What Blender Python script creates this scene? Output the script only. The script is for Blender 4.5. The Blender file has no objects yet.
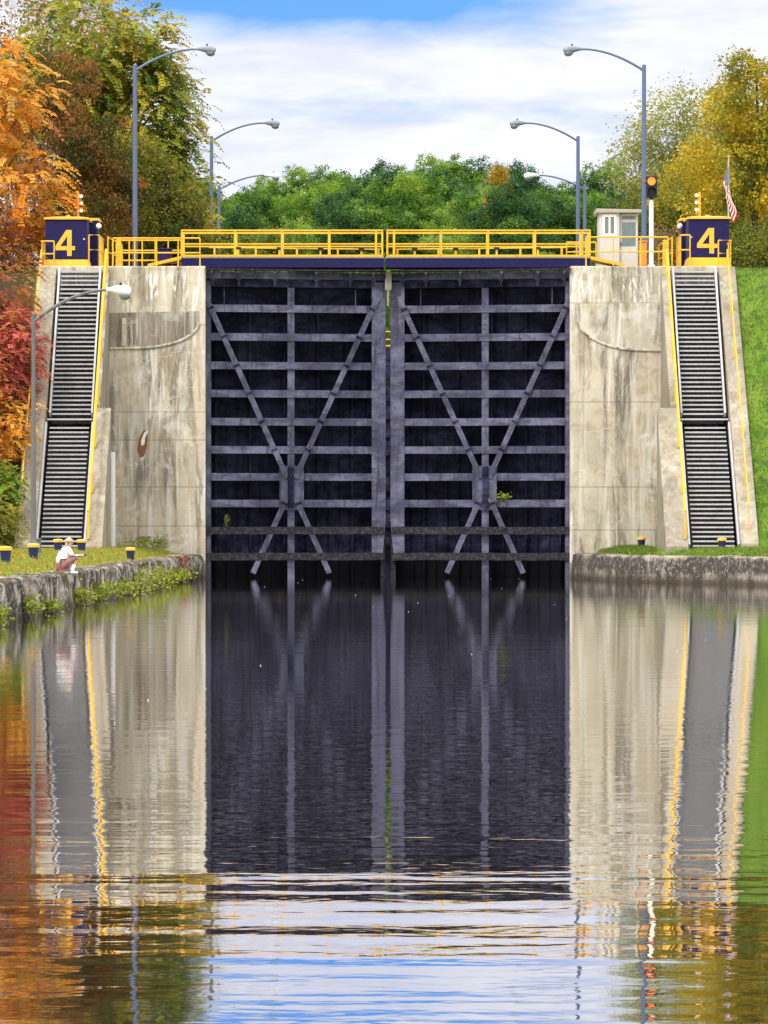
import bpy, bmesh, math, random
import numpy as np
from mathutils import Vector, Matrix, noise as mnoise

random.seed(4)
RNG = np.random.default_rng(4)
SC = bpy.context.scene
COL = SC.collection
R = math.radians
F, CAMY, CAMZ, HY = 3990.0, -150.0, 2.1, 522.0     # focal length in pixels, camera place, horizon row


def S(Y):
    return F / (Y - CAMY)


def PX(px, Y):
    return (px - 384) / S(Y)


def PZ(py, Y):
    return CAMZ + (HY - py) / S(Y)


# ------------------------------------------------------------------ materials
class NT:
    def __init__(self, name):
        self.m = bpy.data.materials.new(name)
        self.m.use_nodes = True
        self.t = self.m.node_tree
        self.t.nodes.clear()
        self.out = self.t.nodes.new('ShaderNodeOutputMaterial')

    def n(self, typ, ins=None, **kw):
        nd = self.t.nodes.new('ShaderNode' + typ)
        for k, v in kw.items():
            setattr(nd, k, v)
        for k, v in (ins or {}).items():
            self.set(nd.inputs[k], v)
        return nd

    def set(self, sock, v):
        if isinstance(v, bpy.types.NodeSocket):
            self.t.links.new(v, sock)
        elif isinstance(v, (tuple, list)) and len(v) == 3 and sock.type == 'RGBA':
            sock.default_value = (*v, 1)
        else:
            sock.default_value = v

    def pos(self):
        return self.n('NewGeometry').outputs['Position']

    def mapped(self, scale, vec=None):
        return self.n('Mapping', {'Vector': vec or self.pos(), 'Scale': scale}).outputs[0]

    def noise(self, scale=1, detail=4, rough=.55, vec=None, dist=0):
        return self.n('TexNoise', {'Vector': vec or self.pos(), 'Scale': scale, 'Detail': detail,
                                   'Roughness': rough, 'Distortion': dist}).outputs[0]

    def ramp(self, fac, a, b):
        """0 below a, 1 above b"""
        return self.n('MapRange', {0: fac, 1: a, 2: b, 3: 0.0, 4: 1.0}, clamp=True).outputs[0]

    def math(self, op, a, b=0.0, c=0.0):
        return self.n('Math', {0: a, 1: b, 2: c}, operation=op).outputs[0]

    def mix(self, f, a, b, blend='MIX'):
        nd = self.n('Mix', data_type='RGBA', blend_type=blend)
        self.set(nd.inputs[0], f)
        self.set(nd.inputs[6], a)
        self.set(nd.inputs[7], b)
        return nd.outputs[2]

    def bump(self, h, strength=.3, dist=.02):
        return self.n('Bump', {'Height': h, 'Strength': strength, 'Distance': dist}).outputs[0]

    def finish(self, color, rough=.7, normal=None, metal=0., spec=.4, **kw):
        b = self.n('BsdfPrincipled', {'Base Color': color, 'Roughness': rough, 'Metallic': metal,
                                      'Specular IOR Level': spec})
        if normal is not None:
            self.set(b.inputs['Normal'], normal)
        for k, v in kw.items():
            self.set(b.inputs[k], v)
        self.t.links.new(b.outputs[0], self.out.inputs[0])
        return self.m


def paint(name, col, dirt=(.05, .04, .03), amt=.35, rough=.5, streak=True, light=None, metal=0., spec=.25, wet_shade=None):
    t = NT(name)
    v = t.mapped((2.2, 2.2, .35 if streak else 2.2))
    n1 = t.noise(1.6, 6, .65, v)
    n2 = t.noise(9, 4, .6)
    c = t.mix(t.math('MULTIPLY', t.ramp(n1, .5, .78), amt), col, dirt)
    lt = light or tuple(min(1, x * 1.35 + .01) for x in col)
    c = t.mix(t.math('MULTIPLY', t.ramp(n2, .45, .75), .45), c, lt)
    if wet_shade:
        z = t.n('SeparateXYZ', {0: t.pos()}).outputs[2]
        c = t.mix(t.math('SUBTRACT', 1.0, t.ramp(t.math('ADD', z, t.math('MULTIPLY', n1, .3)), wet_shade, wet_shade + .35)), c, (.006, .006, .008))
    return t.finish(c, rough, t.bump(n2, .15, .01), metal, spec)


def concrete(name, base, joints=(), dark=(.10, .088, .07), seed=0., stain=.6, white=.7):
    t = NT(name)
    p = t.n('VectorMath', {0: t.pos(), 1: (seed, seed * .7, 0)}, operation='ADD').outputs[0]
    big = t.noise(.35, 5, .6, p)
    fine = t.noise(14, 6, .7, p)
    st = t.noise(1.0, 7, .68, t.mapped((1.3, 1.3, .16), p), .9)
    st2 = t.noise(1.0, 6, .65, t.mapped((3.6, 3.6, .22), p), .8)
    mott = t.noise(1.7, 7, .7, p, .6)
    c = t.mix(t.ramp(big, .38, .62), base, tuple(x * .72 for x in base))
    c = t.mix(t.math('MULTIPLY', t.ramp(mott, .48, .60), .6), c, (base[0] * .66, base[1] * .57, base[2] * .43))
    c = t.mix(t.math('MULTIPLY', t.ramp(st, .49, .61), stain), c, dark)
    c = t.mix(t.math('MULTIPLY', t.ramp(st2, .52, .64), white * .6), c, (.70, .68, .62))
    patch = t.noise(.55, 6, .72, p, 1.2)
    c = t.mix(t.math('MULTIPLY', t.ramp(patch, .54, .62), white * .6), c, (.68, .66, .61))
    # lime runs below the coping
    zz = t.n('SeparateXYZ', {0: t.pos()}).outputs[2]
    band = t.math('MULTIPLY', t.ramp(zz, 9.6, 10.6), t.math('SUBTRACT', 1.0, t.ramp(zz, 11.35, 11.6)))
    run = t.noise(1.0, 5, .7, t.mapped((4.2, 4.2, .7), p), 1.2)
    c = t.mix(t.math('MULTIPLY', t.math('MULTIPLY', t.ramp(run, .54, .60), band), white), c, (.78, .76, .71))
    run2 = t.noise(1.0, 5, .65, t.mapped((2.2, 2.2, .16), p), .9)
    c = t.mix(t.math('MULTIPLY', t.ramp(run2, .58, .64), white * .7), c, (.76, .74, .68))
    cr = t.n('TexVoronoi', {'Vector': t.n('VectorMath', {0: p, 1: t.n('TexNoise', {'Vector': p, 'Scale': 1.8, 'Detail': 4.}).outputs[1]},
             operation='ADD').outputs[0], 'Scale': .75}, feature='DISTANCE_TO_EDGE').outputs[0]
    crm = t.math('MULTIPLY', t.math('SUBTRACT', 1.0, t.ramp(cr, .008, .035)), t.ramp(mott, .42, .6))
    c = t.mix(t.math('MULTIPLY', crm, white * .4), c, (.74, .72, .66))
    z = t.n('SeparateXYZ', {0: t.pos()}).outputs[2]
    zj = t.math('ADD', z, t.math('MULTIPLY', t.math('SUBTRACT', mott, .5), .05))
    for j in joints:
        d = t.math('ABSOLUTE', t.math('SUBTRACT', zj, j))
        c = t.mix(t.math('MULTIPLY', t.math('SUBTRACT', 1.0, t.ramp(d, .010, .035)), .45), c, (.11, .095, .075))
    # algae and wet band above the water
    wet_shade = t.math('SUBTRACT', 1.0, t.ramp(t.math('ADD', z, t.math('MULTIPLY', st2, .5)), .25, 1.0))
    c = t.mix(t.math('MULTIPLY', wet_shade, .85), c, (.035, .033, .022))
    c = t.mix(t.math('MULTIPLY', t.ramp(fine, .5, .8), .3), c, tuple(x * .55 for x in base))
    h = t.math('ADD', t.math('MULTIPLY', fine, .5), mott)
    return t.finish(c, .9, t.bump(h, .35, .03), spec=.25)


def leaf_mat(name, trans=.35):
    t = NT(name)
    a = t.n('Attribute', attribute_name='leafcol').outputs[0]
    d = t.n('BsdfPrincipled', {'Base Color': a, 'Roughness': .6, 'Specular IOR Level': .25})
    tr = t.n('BsdfTranslucent', {0: t.mix(1.0, a, (1.2, 1.15, .7), 'MULTIPLY')})
    mx = t.n('MixShader', {0: trans, 1: d.outputs[0], 2: tr.outputs[0]})
    t.t.links.new(mx.outputs[0], t.out.inputs[0])
    return t.m


def bark(name, col):
    t = NT(name)
    n1 = t.noise(1, 6, .7, t.mapped((9, 9, 1.6)))
    c = t.mix(t.ramp(n1, .35, .65), tuple(x * .45 for x in col), col)
    return t.finish(c, .9, t.bump(n1, .6, .03), spec=.2)


M = {}
JL = [PZ(y, 0) for y in (325, 412, 440, 487, 526)]
JR = [PZ(y, 0) for y in (303, 402, 487, 530)]
M['conc_l'] = concrete('weathered_concrete_left', (.54, .475, .36), JL, seed=3.1, white=.72, stain=.72)
M['conc_r'] = concrete('weathered_concrete_right', (.54, .48, .37), JR, seed=11.7, white=.8, stain=.8)
M['conc_patch'] = concrete('patched_concrete', (.30, .26, .20), seed=31, dark=(.07, .06, .05), stain=.9, white=.45)
M['conc_patch_pale'] = concrete('pale_patched_concrete', (.60, .55, .45), seed=47, dark=(.13, .115, .09), stain=.85)
M['conc_flank'] = concrete('flank_concrete', (.36, .315, .24), seed=22., stain=.45, white=.2)
M['yellow'] = paint('yellow_paint', (.76, .42, .03), (.28, .12, .03), .6, .5, light=(.84, .54, .09))
M['gold'] = paint('ochre_paint', (.78, .41, .04), (.40, .17, .05), .6, .55, light=(.84, .52, .12))
M['navy'] = paint('navy_paint', (.013, .010, .066), (.01, .01, .02), .4, .5, spec=.15)


def gate_paint(name, base, lightc, darkc, wet_shade=None, drip=.6, spec=.22):
    t = NT(name)
    p = t.pos()
    big = t.noise(1, 4, .6, t.mapped((.55, .55, .9)), .8)
    mid = t.noise(1, 6, .7, t.mapped((1.6, 1.6, 3.5)), .5)
    run = t.noise(1, 6, .7, t.mapped((5.5, 5.5, .5)), .6)
    chip = t.noise(16, 5, .75)
    c = t.mix(t.ramp(big, .38, .62), base, lightc)
    c = t.mix(t.math('MULTIPLY', t.ramp(mid, .46, .60), .7), c, tuple(x * .6 for x in base))
    c = t.mix(t.math('MULTIPLY', t.ramp(run, .52, .62), drip), c, darkc)
    c = t.mix(t.math('MULTIPLY', t.ramp(chip, .60, .66), .55), c, tuple(min(1, x * 1.5 + .03) for x in lightc))
    rust = t.math('MULTIPLY', t.ramp(t.noise(2.3, 6, .75), .61, .68), .5)
    c = t.mix(rust, c, (.06, .04, .035))
    if wet_shade:  # gate foot: wet stain, with the shade of the void painted in
        z = t.n('SeparateXYZ', {0: p}).outputs[2]
        c = t.mix(t.math('SUBTRACT', 1.0, t.ramp(t.math('ADD', z, t.math('MULTIPLY', run, .3)), wet_shade, wet_shade + .35)), c, (.006, .006, .008))
    return t.finish(c, .45, t.bump(t.math('ADD', mid, t.math('MULTIPLY', chip, .3)), .2, .01), spec=spec)


M['gate'] = gate_paint('gate_grey_paint', (.052, .050, .088), (.140, .136, .205), (.012, .011, .02))
M['skin'] = gate_paint('gate_dark_paint', (.007, .007, .020), (.046, .044, .095), (.003, .003, .006), .75, .75, .06)
M['timber'] = paint('tarred_timber', (.022, .021, .027), (.008, .008, .009), .6, .8, False, light=(.13, .12, .115), spec=.06)
M['steel'] = paint('galvanised_steel', (.46, .455, .47), (.25, .23, .22), .4, .5, metal=.15)
M['tread'] = paint('stair_steel', (.42, .415, .43), (.14, .13, .12), .6, .6, light=(.55, .54, .55))
M['lampblue'] = paint('blue_grey_pole', (.105, .135, .235), (.05, .06, .10), .4, .45)
M['lampgrey'] = paint('grey_pole', (.13, .125, .135), (.06, .05, .05), .4, .5)
M['lamphead'] = paint('lamp_housing', (.22, .24, .30), (.1, .1, .12), .3, .4)
M['stair_shade'] = paint('stair_gap_shade', (.07, .068, .072), (.02, .02, .02), .8, .7, light=(.22, .21, .21))  # shade in the tread gaps put into this colour
M['white'] = paint('white_paint', (.78, .78, .76), (.45, .42, .36), .3, .45)
M['booth'] = paint('booth_panel', (.50, .49, .46), (.28, .26, .22), .4, .55)
M['booth_roof'] = paint('booth_roof', (.36, .33, .29), (.2, .18, .15), .4, .6)
M['black'] = paint('black_housing', (.018, .018, .022), (.03, .03, .03), .3, .45)
M['orange'] = paint('orange_paint', (.62, .24, .05), (.3, .12, .05), .4, .5)
M['rust'] = paint('rust', (.20, .09, .04), (.09, .04, .02), .6, .9)
M['limewhite'] = paint('lime_deposit', (.72, .70, .66), (.5, .42, .33), .5, .9)
M['rope'] = paint('bollard_navy', (.014, .022, .085), (.02, .02, .03), .4, .5)
M['leaf'] = leaf_mat('foliage', .38)
M['leaf_far'] = leaf_mat('far_foliage', .3)
M['bark'] = bark('bark_brown', (.13, .10, .075))
M['bark_grey'] = bark('bark_grey', (.24, .21, .18))
M['birch'] = bark('birch_bark', (.62, .58, .54))
M['grassblade'] = leaf_mat('grass_blades', .35)


def glass():
    t = NT('window_glass')
    n = t.noise(3, 2)
    c = t.mix(n, (.10, .14, .15), (.18, .23, .23))
    return t.finish(c, .08, spec=.7)


M['glass'] = glass()


def lens_lit():
    t = NT('amber_signal_lens')
    p = t.noise(40, 2)
    c = t.mix(p, (1, .12, .015), (1, .22, .03))
    return t.finish((.6, .12, .02), .3, **{'Emission Color': c, 'Emission Strength': 1.6})


M['amber'] = lens_lit()
M['redlens'] = paint('red_lens', (.55, .03, .02), (.3, .02, .02), .3, .3)


def stone():
    t = NT('mossy_canal_stone')
    p = t.pos()
    big = t.noise(1, 6, .68, t.mapped((.55, .40, .9)))
    st = t.noise(1, 7, .72, t.mapped((1.1, .36, .45)), 1.2)
    fine = t.noise(1, 6, .8, t.mapped((3., 1.6, 6.)))
    sy = t.n('SeparateXYZ', {0: p}).outputs[1]
    z = t.n('SeparateXYZ', {0: p}).outputs[2]
    c = t.mix(t.ramp(big, .40, .60), (.19, .155, .115), (.46, .42, .36))
    c = t.mix(t.math('MULTIPLY', t.ramp(st, .45, .53), .95), c, (.016, .012, .009))
    c = t.mix(t.math('MULTIPLY', t.ramp(fine, .50, .62), .7), c, (.55, .51, .46))
    moss = t.noise(1, 6, .7, t.mapped((1, .45, 1.3)), .6)
    c = t.mix(t.math('MULTIPLY', t.ramp(moss, .51, .58), .9), c, (.085, .055, .010))
    moss2 = t.noise(1, 6, .7, t.mapped((1.3, .5, 1.)), .2)
    top = t.ramp(z, .55, .95)
    c = t.mix(t.math('MULTIPLY', t.math('MULTIPLY', t.ramp(moss2, .46, .54), top), .7), c, (.045, .030, .010))
    low = t.math('SUBTRACT', 1.0, t.ramp(t.math('ADD', z, t.math('MULTIPLY', fine, .35)), .25, .62))
    c = t.mix(t.math('MULTIPLY', low, .85), c, (.035, .026, .010))
    j = t.math('ABSOLUTE', t.math('SUBTRACT', t.math('FRACT', t.math('MULTIPLY', sy, .15)), .5))
    c = t.mix(t.math('SUBTRACT', 1.0, t.ramp(j, .008, .02)), c, (.012, .01, .008))
    return t.finish(c, .95, t.bump(t.math('ADD', fine, st), .8, .08), spec=.2)


def wall_concrete():
    t = NT('stained_wall_concrete')
    p = t.pos()
    big = t.noise(1, 6, .68, t.mapped((.8, .5, 1.2)))
    st = t.noise(1, 7, .72, t.mapped((1.6, .8, .5)), .8)
    fine = t.noise(7, 6, .75)
    z = t.n('SeparateXYZ', {0: p}).outputs[2]
    c = t.mix(t.ramp(big, .40, .60), (.21, .17, .13), (.36, .31, .25))
    mid = t.math('MULTIPLY', t.ramp(z, .25, .5), t.math('SUBTRACT', 1.0, t.ramp(z, .72, .9)))
    f = t.math('MULTIPLY', t.ramp(t.math('ADD', st, t.math('MULTIPLY', mid, .15)), .46, .56), .9)
    c = t.mix(f, c, (.035, .030, .026))
    c = t.mix(t.math('MULTIPLY', t.ramp(fine, .52, .64), .5), c, (.52, .48, .42))
    low = t.math('SUBTRACT', 1.0, t.ramp(t.math('ADD', z, t.math('MULTIPLY', fine, .25)), .2, .5))
    c = t.mix(t.math('MULTIPLY', low, .85), c, (.045, .035, .022))
    return t.finish(c, .95, t.bump(t.math('ADD', fine, st), .6, .05), spec=.2)


M['wall_conc'] = wall_concrete()
M['stone'] = stone()


def ground():
    t = NT('grassy_ground')
    p = t.pos()
    sx, sy, sz = t.n('SeparateXYZ', {0: p}).outputs
    n1 = t.noise(.5, 6, .65)
    n2 = t.noise(6, 5, .7)
    right = t.ramp(sx, 0., 2.)
    c_l = t.mix(t.ramp(n1, .4, .65), (.20, .22, .035), (.33, .27, .06))
    n3 = t.noise(1.6, 5, .7)
    c_r = t.mix(t.ramp(n1, .38, .65), (.085, .175, .016), (.16, .235, .035))
    c_r = t.mix(t.math('MULTIPLY', t.ramp(n3, .48, .62), .8), c_r, (.035, .085, .010))
    c = t.mix(right, c_l, c_r)
    c = t.mix(t.math('MULTIPLY', t.ramp(n2, .5, .72), .55), c, (.05, .10, .012))
    # litter under the trees and woodland floor
    lit = t.math('MULTIPLY', t.ramp(sy, -13., -9.), t.math('SUBTRACT', 1.0, t.ramp(sx, -13.2, -12.8)))
    c = t.mix(lit, c, (.055, .04, .018))
    wood = t.ramp(sy, 100., 130.)
    c = t.mix(wood, c, (.035, .06, .015))
    bed = t.math('SUBTRACT', 1.0, t.ramp(sz, -.6, .4))
    c = t.mix(bed, c, (.03, .027, .018))
    return t.finish(c, .95, t.bump(n2, .7, .06), spec=.15)


M['ground'] = ground()


def water():
    t = NT('canal_water')
    # small wind ripples and longer swells, all in metres on the water itself
    a = t.noise(1, 3, .55, t.mapped((1.25, 1.6, 1)), .35)
    b = t.noise(1, 2, .5, t.mapped((.13, .8, 1)), .2)
    c3 = t.noise(1, 2, .5, t.mapped((5, 10, 1)), .1)
    sy = t.n('SeparateXYZ', {0: t.pos()}).outputs[1]
    near = t.math('SUBTRACT', 1.0, t.ramp(sy, -125., -105.))
    swell = t.math('MULTIPLY_ADD', near, 2.6, .9)
    h = t.math('ADD', t.math('MULTIPLY', a, t.math('MULTIPLY_ADD', t.ramp(t.noise(.09, 3, .6), .42, .6), .7, .45)), t.math('MULTIPLY', b, swell))
    h = t.math('ADD', h, t.math('MULTIPLY', c3, t.math('MULTIPLY_ADD', near, -.08, .16)))
    nm = t.bump(h, 1.0, .0035)
    fr = t.n('Fresnel', {'IOR': 1.333, 'Normal': nm}).outputs[0]
    fac = t.math('POWER', fr, .42)
    deep = t.n('BsdfDiffuse', {0: (.012, .011, .010)})
    gl = t.n('BsdfGlossy', {0: (.97, .97, .98), 'Roughness': .015, 'Normal': nm})
    mx = t.n('MixShader', {0: fac, 1: deep.outputs[0], 2: gl.outputs[0]})
    t.t.links.new(mx.outputs[0], t.out.inputs[0])
    return t.m


M['water'] = water()
SKINC = paint('skin_tone', (.55, .31, .22), (.45, .24, .17), .3, .55, False)
CLOTHW = paint('white_cloth', (.80, .79, .80), (.62, .60, .62), .3, .8, False)
CLOTHB = paint('rosy_brown_cloth', (.28, .13, .11), (.2, .09, .08), .3, .8, False)
HAIRM = paint('blond_hair', (.55, .40, .21), (.38, .25, .12), .4, .5)
STRIPE = None


def stripe_mat():
    t = NT('striped_sleeve')
    z = t.n('SeparateXYZ', {0: t.pos()}).outputs[2]
    f = t.ramp(t.math('FRACT', t.math('MULTIPLY', z, 18.)), .48, .52)
    return t.finish(t.mix(f, (.05, .025, .04), (.65, .55, .56)), .85)


STRIPE = stripe_mat()

# ------------------------------------------------------------------ objects
ORG = {}


def tag(o, label=None, cat=None, group=None, kind=None):
    if label:
        o['label'] = label
    if cat:
        o['category'] = cat
    if group:
        o['group'] = group
    if kind:
        o['kind'] = kind
    return o


def thing(name, label, cat, loc=(0, 0, 0), group=None):
    o = bpy.data.objects.new(name, None)
    o.empty_display_size = .3
    COL.objects.link(o)
    o.location = loc
    ORG[o.name] = Vector(loc)
    return tag(o, label, cat, group)


def link(me, name, parent):
    o = bpy.data.objects.new(name, me)
    COL.objects.link(o)
    if parent is not None:
        o.parent = parent
        ORG[o.name] = ORG[parent.name]
        me.transform(Matrix.Translation(-ORG[parent.name]))
    else:
        ORG[o.name] = Vector((0, 0, 0))
    return o


def copy_tree(o, parent=None, label=None, group=None):
    c = o.copy()
    COL.objects.link(c)
    if parent is not None:
        c.parent = parent
    if label:
        c['label'] = label
    if group:
        c['group'] = group
    for ch in list(o.children):
        copy_tree(ch, c)
    return c


class MB:
    def __init__(self):
        self.v, self.f, self.tf = [], [], None

    def add(self, vs, fs):
        b = len(self.v)
        if self.tf:
            vs = [self.tf(*p) for p in vs]
        self.v += [tuple(p) for p in vs]
        self.f += [tuple(i + b for i in f) for f in fs]
        return self

    def box(self, x0, x1, y0, y1, z0, z1):
        vs = [(x, y, z) for x in (x0, x1) for y in (y0, y1) for z in (z0, z1)]
        return self.add(vs, [(0, 1, 3, 2), (4, 6, 7, 5), (0, 4, 5, 1), (2, 3, 7, 6), (0, 2, 6, 4), (1, 5, 7, 3)])

    def prism(self, poly, a0, a1, axis='y'):
        n = len(poly)

        def pt(p, a):
            return (p[0], a, p[1]) if axis == 'y' else ((a, p[0], p[1]) if axis == 'x' else (p[0], p[1], a))
        vs = [pt(p, a0) for p in poly] + [pt(p, a1) for p in poly]
        fs = [tuple(range(n)), tuple(range(2 * n - 1, n - 1, -1))]
        fs += [(i, (i + 1) % n, n + (i + 1) % n, n + i) for i in range(n)]
        return self.add(vs, fs)

    def bar(self, p0, p1, w, d, up=(0, 1, 0)):
        """rectangular bar: w across, d along 'up'"""
        p0, p1 = Vector(p0), Vector(p1)
        t = (p1 - p0).normalized()
        u = Vector(up)
        u = (u - t * u.dot(t)).normalized()
        s = t.cross(u)
        vs = [q + s * a * w / 2 + u * b * d / 2 for q in (p0, p1) for a, b in ((-1, -1), (1, -1), (1, 1), (-1, 1))]
        return self.add(vs, [(0, 1, 2, 3), (7, 6, 5, 4), (0, 4, 5, 1), (1, 5, 6, 2), (2, 6, 7, 3), (3, 7, 4, 0)])

    def tube(self, path, r, n=8):
        path = [Vector(p) for p in path]
        rs = r if isinstance(r, (list, tuple)) else [r] * len(path)
        vs = []
        for i, p in enumerate(path):
            t = (path[min(i + 1, len(path) - 1)] - path[max(i - 1, 0)])
            t = t.normalized() if t.length > 1e-9 else Vector((0, 0, 1))
            a = Vector((1, 0, 0)) if abs(t.x) < .8 else Vector((0, 1, 0))
            u = t.cross(a).normalized()
            w = t.cross(u)
            vs += [p + (u * math.cos(2 * math.pi * k / n) + w * math.sin(2 * math.pi * k / n)) * rs[i] for k in range(n)]
        fs = []
        for i in range(len(path) - 1):
            for k in range(n):
                fs.append((i * n + k, i * n + (k + 1) % n, (i + 1) * n + (k + 1) % n, (i + 1) * n + k))
        fs += [tuple(range(n - 1, -1, -1)), tuple(range((len(path) - 1) * n, len(path) * n))]
        return self.add(vs, fs)

    def lathe(self, prof, c=(0, 0, 0), n=16):
        return self.tube([(c[0], c[1], c[2] + z) for r, z in prof], [max(r, .001) for r, z in prof], n)

    def build(self, name, mat, parent=None, smooth=False, bevel=0):
        me = bpy.data.meshes.new(name)
        me.from_pydata(self.v, [], self.f)
        bm = bmesh.new()
        bm.from_mesh(me)
        bmesh.ops.recalc_face_normals(bm, faces=bm.faces)
        bm.to_mesh(me)
        bm.free()
        me.materials.append(mat)
        if smooth:
            me.polygons.foreach_set('use_smooth', [True] * len(me.polygons))
            me.set_sharp_from_angle(angle=R(40))
        o = link(me, name, parent)
        if bevel:
            bv = o.modifiers.new('bevel', 'BEVEL')
            bv.width = bevel
            bv.segments = 2
            bv.limit_method = 'ANGLE'
        return o


# ------------------------------------------------------------------ setting
TOP = PZ(266, 0)          # top of the lock, about 11.7 m above the water
LEFT = [(-6.75, .6), (-6.95, -1.2), (-7.25, -5.5), (-7.55, -30), (-7.9, -68), (-8.3, -110), (-9., -160), (-10, -260), (-12, -420)]
RIGHT = [(7.0, .6), (7.1, -1.0), (7.9, -7), (9.0, -10.8), (11.2, -14.5), (13.0, -20), (15., -27), (19, -50), (22, -80), (24, -160), (26, -420)]


def edge(path, Y):
    if Y >= path[0][1]:
        return path[0][0]
    for (x0, y0), (x1, y1) in zip(path, path[1:]):
        if y1 <= Y <= y0:
            return x0 + (x1 - x0) * (Y - y0) / (y1 - y0)
    return path[-1][0]


def hill(Y):
    pts = [(-1e4, 11.6), (112, 11.6), (250, 14), (393, 23.8), (440, 29.5), (520, 39), (610, 48.5), (700, 53), (900, 55), (4000, 55)]
    for (a, b), (c, d) in zip(pts, pts[1:]):
        if Y <= c:
            return b + (d - b) * (Y - a) / (c - a)
    return 55


def bank(Y):
    return min(11.6, max(1.12, 11.72 + 1.081 * Y - .38))


def ground_z(X, Y):
    side = -1 if X < 0 else 1
    e = abs(edge(LEFT if side < 0 else RIGHT, Y))
    ax = abs(X)
    if Y > 112:
        return hill(Y)
    if ax < e + .3:
        return -2.2
    if ax > 12.75 and Y > -13:
        z = bank(Y)
        if Y < -10.3:
            z = 1.12
    else:
        z = 11.6 if Y > .7 else 1.12
    if z < 1.2:
        z = (.80 if side < 0 else .86) + (.34 if side < 0 else .28) * min(1, max(0, (ax - e - .5) / 1.2))
    if z < 11.5 and ax > 13.4:
        z += .10 * mnoise.noise(Vector((X * .6, Y * .6, 0)))
    return z


def build_ground():
    ys = sorted(set([-420, -300, -220, -180, -150] + list(range(-130, -24, 4)) + [y * .75 for y in range(-32, 3)] +
                    [.65, .75, 1.5, 3, 5, 8, 12, 18, 25, 35, 50, 70, 90, 105, 111.9, 112.1] + list(range(120, 720, 14)) +
                    [800, 1100, 1800, 2600]))
    offs = [.28, .32, .5, .8, 1.2, 1.7, 2.5, 3.5, 4.5]
    wide = [12.7, 12.8, 13.2, 13.8, 14.5, 15.5, 17, 19, 22, 26, 30, 36, 44, 60, 90, 150, 300, 700, 1500, 2500]
    vs, fs = [], []
    nrow = 0
    for Y in ys:
        row = []
        for side, path in ((-1, LEFT), (1, RIGHT)):
            e = abs(edge(path, Y))
            xs = [e + o for o in offs] + [0]
            last = e + 4.5
            half = xs[:-1]
            if Y > -13 and Y < 113:
                half = [min(x, 12.3 + .03 * i) for i, x in enumerate(half)]
                k = wide
            elif last > 12.6:
                k = [last + (w - 12.6) for w in wide]
            else:
                k = wide
            half = half + k
            row.append([side * x for x in half])
        full = row[0][::-1] + [-3., 0., 3.] + row[1]
        nrow = len(full)
        vs += [(x, Y, ground_z(x, Y)) for x in full]
    for i in range(len(ys) - 1):
        for j in range(nrow - 1):
            a = i * nrow + j
            fs.append((a, a + 1, a + nrow + 1, a + nrow))
    mb = MB()
    mb.v, mb.f = vs, fs
    o = mb.build('ground', M['ground'], smooth=False)
    tag(o, kind='structure')


build_ground()
w = MB()
w.add([(-26, -420, 0), (40, -420, 0), (40, 104, 0), (-26, 104, 0)], [(0, 1, 2, 3)])
tag(w.build('water', M['water']), kind='structure')


def canal_wall(name, label, path, sgn, top, y_to):
    """rough stone wall swept along a canal edge"""
    pts = []
    Y = path[0][1]
    Y = .4
    step = .45
    while Y > y_to:
        pts.append((edge(path, Y), Y))
        Y -= step if Y > -90 else 4
    prof = [(0, -1.6), (-.02, .0), (0, .25), (.0, .5), (.02, .7), (.05, top - .05), (.14, top), (.5, top + .01), (.78, top - .02), (.8, -1.6)]
    vs, fs = [], []
    n = len(prof)
    for i, (x, y) in enumerate(pts):
        x1, y1 = pts[min(i + 1, len(pts) - 1)]
        x0, y0 = pts[max(i - 1, 0)]
        t = Vector((x1 - x0, y1 - y0)).normalized()
        nx, ny = -t.y, t.x
        if nx * sgn < 0:
            nx, ny = -nx, -ny
        for d, z in prof:
            k = .07 * mnoise.noise(Vector((x * .5, y * .3, z * 2.6))) + .025 * mnoise.noise(Vector((x * 2, y * 1.2, z * 7)))
            zz = z + (.07 * mnoise.noise(Vector((x * 1.1, y * .8, 7))) if z > top - .2 else 0)
            vs.append((x + nx * (d + k), y + ny * (d + k), zz))
    for i in range(len(pts) - 1):
        for k in range(n - 1):
            a = i * n + k
            fs.append((a, a + 1, a + n + 1, a + n))
    mb = MB()
    mb.v, mb.f = vs, fs
    o = mb.build(name, M['stone'] if sgn < 0 else M['wall_conc'], smooth=True)
    tag(o, label, 'canal wall')


canal_wall('canal_wall', 'low mossy stone canal wall in front of the left lawn, under the crouching person', LEFT, -1, .86, -400)
canal_wall('canal_wall', 'low dark-stained concrete canal wall in front of the right lawn', RIGHT, 1, .93, -400)

# chamber walls and far gate behind the mitre gates
for sx, x in ((-1, -6.75), (1, 7.0)):
    m = MB().box(min(x, x + sx * 1.2), max(x, x + sx * 1.2), 8.02, 108, -2, TOP - .02)
    o = m.build('chamber_wall', M['conc_flank'])
    tag(o, 'concrete %s side wall of the lock chamber behind the closed gates' % ('left' if sx < 0 else 'right'), 'lock wall')
m = MB().box(-6.7, 6.95, 104.05, 105, -2, 13.2)
for k in range(9):
    m.box(-6.7, 6.95, 103.8, 104.05, .6 + k * 1.15, .85 + k * 1.15)
ug = m.build('upper_gate', M['skin'])
ur = MB()
for zz in (13.3, 13.7, 14.2):
    ur.box(-6.7, 6.95, 104.2, 104.26, zz, zz + .07)
for k in range(10):
    ur.box(-6.6 + k * 1.48, -6.5 + k * 1.48, 104.262, 104.33, 13.2, 14.27)
ur.build('railing', M['yellow'], ug)
tag(ug, 'dark steel gate closing the far end of the lock chamber', 'lock gate')


# ------------------------------------------------------------------ piers, stairs, rails
def sl(Y):
    """flank slope: height of the flank top at Y"""
    return 11.72 + (11.72 - 1.45) / 9.5 * Y


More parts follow.
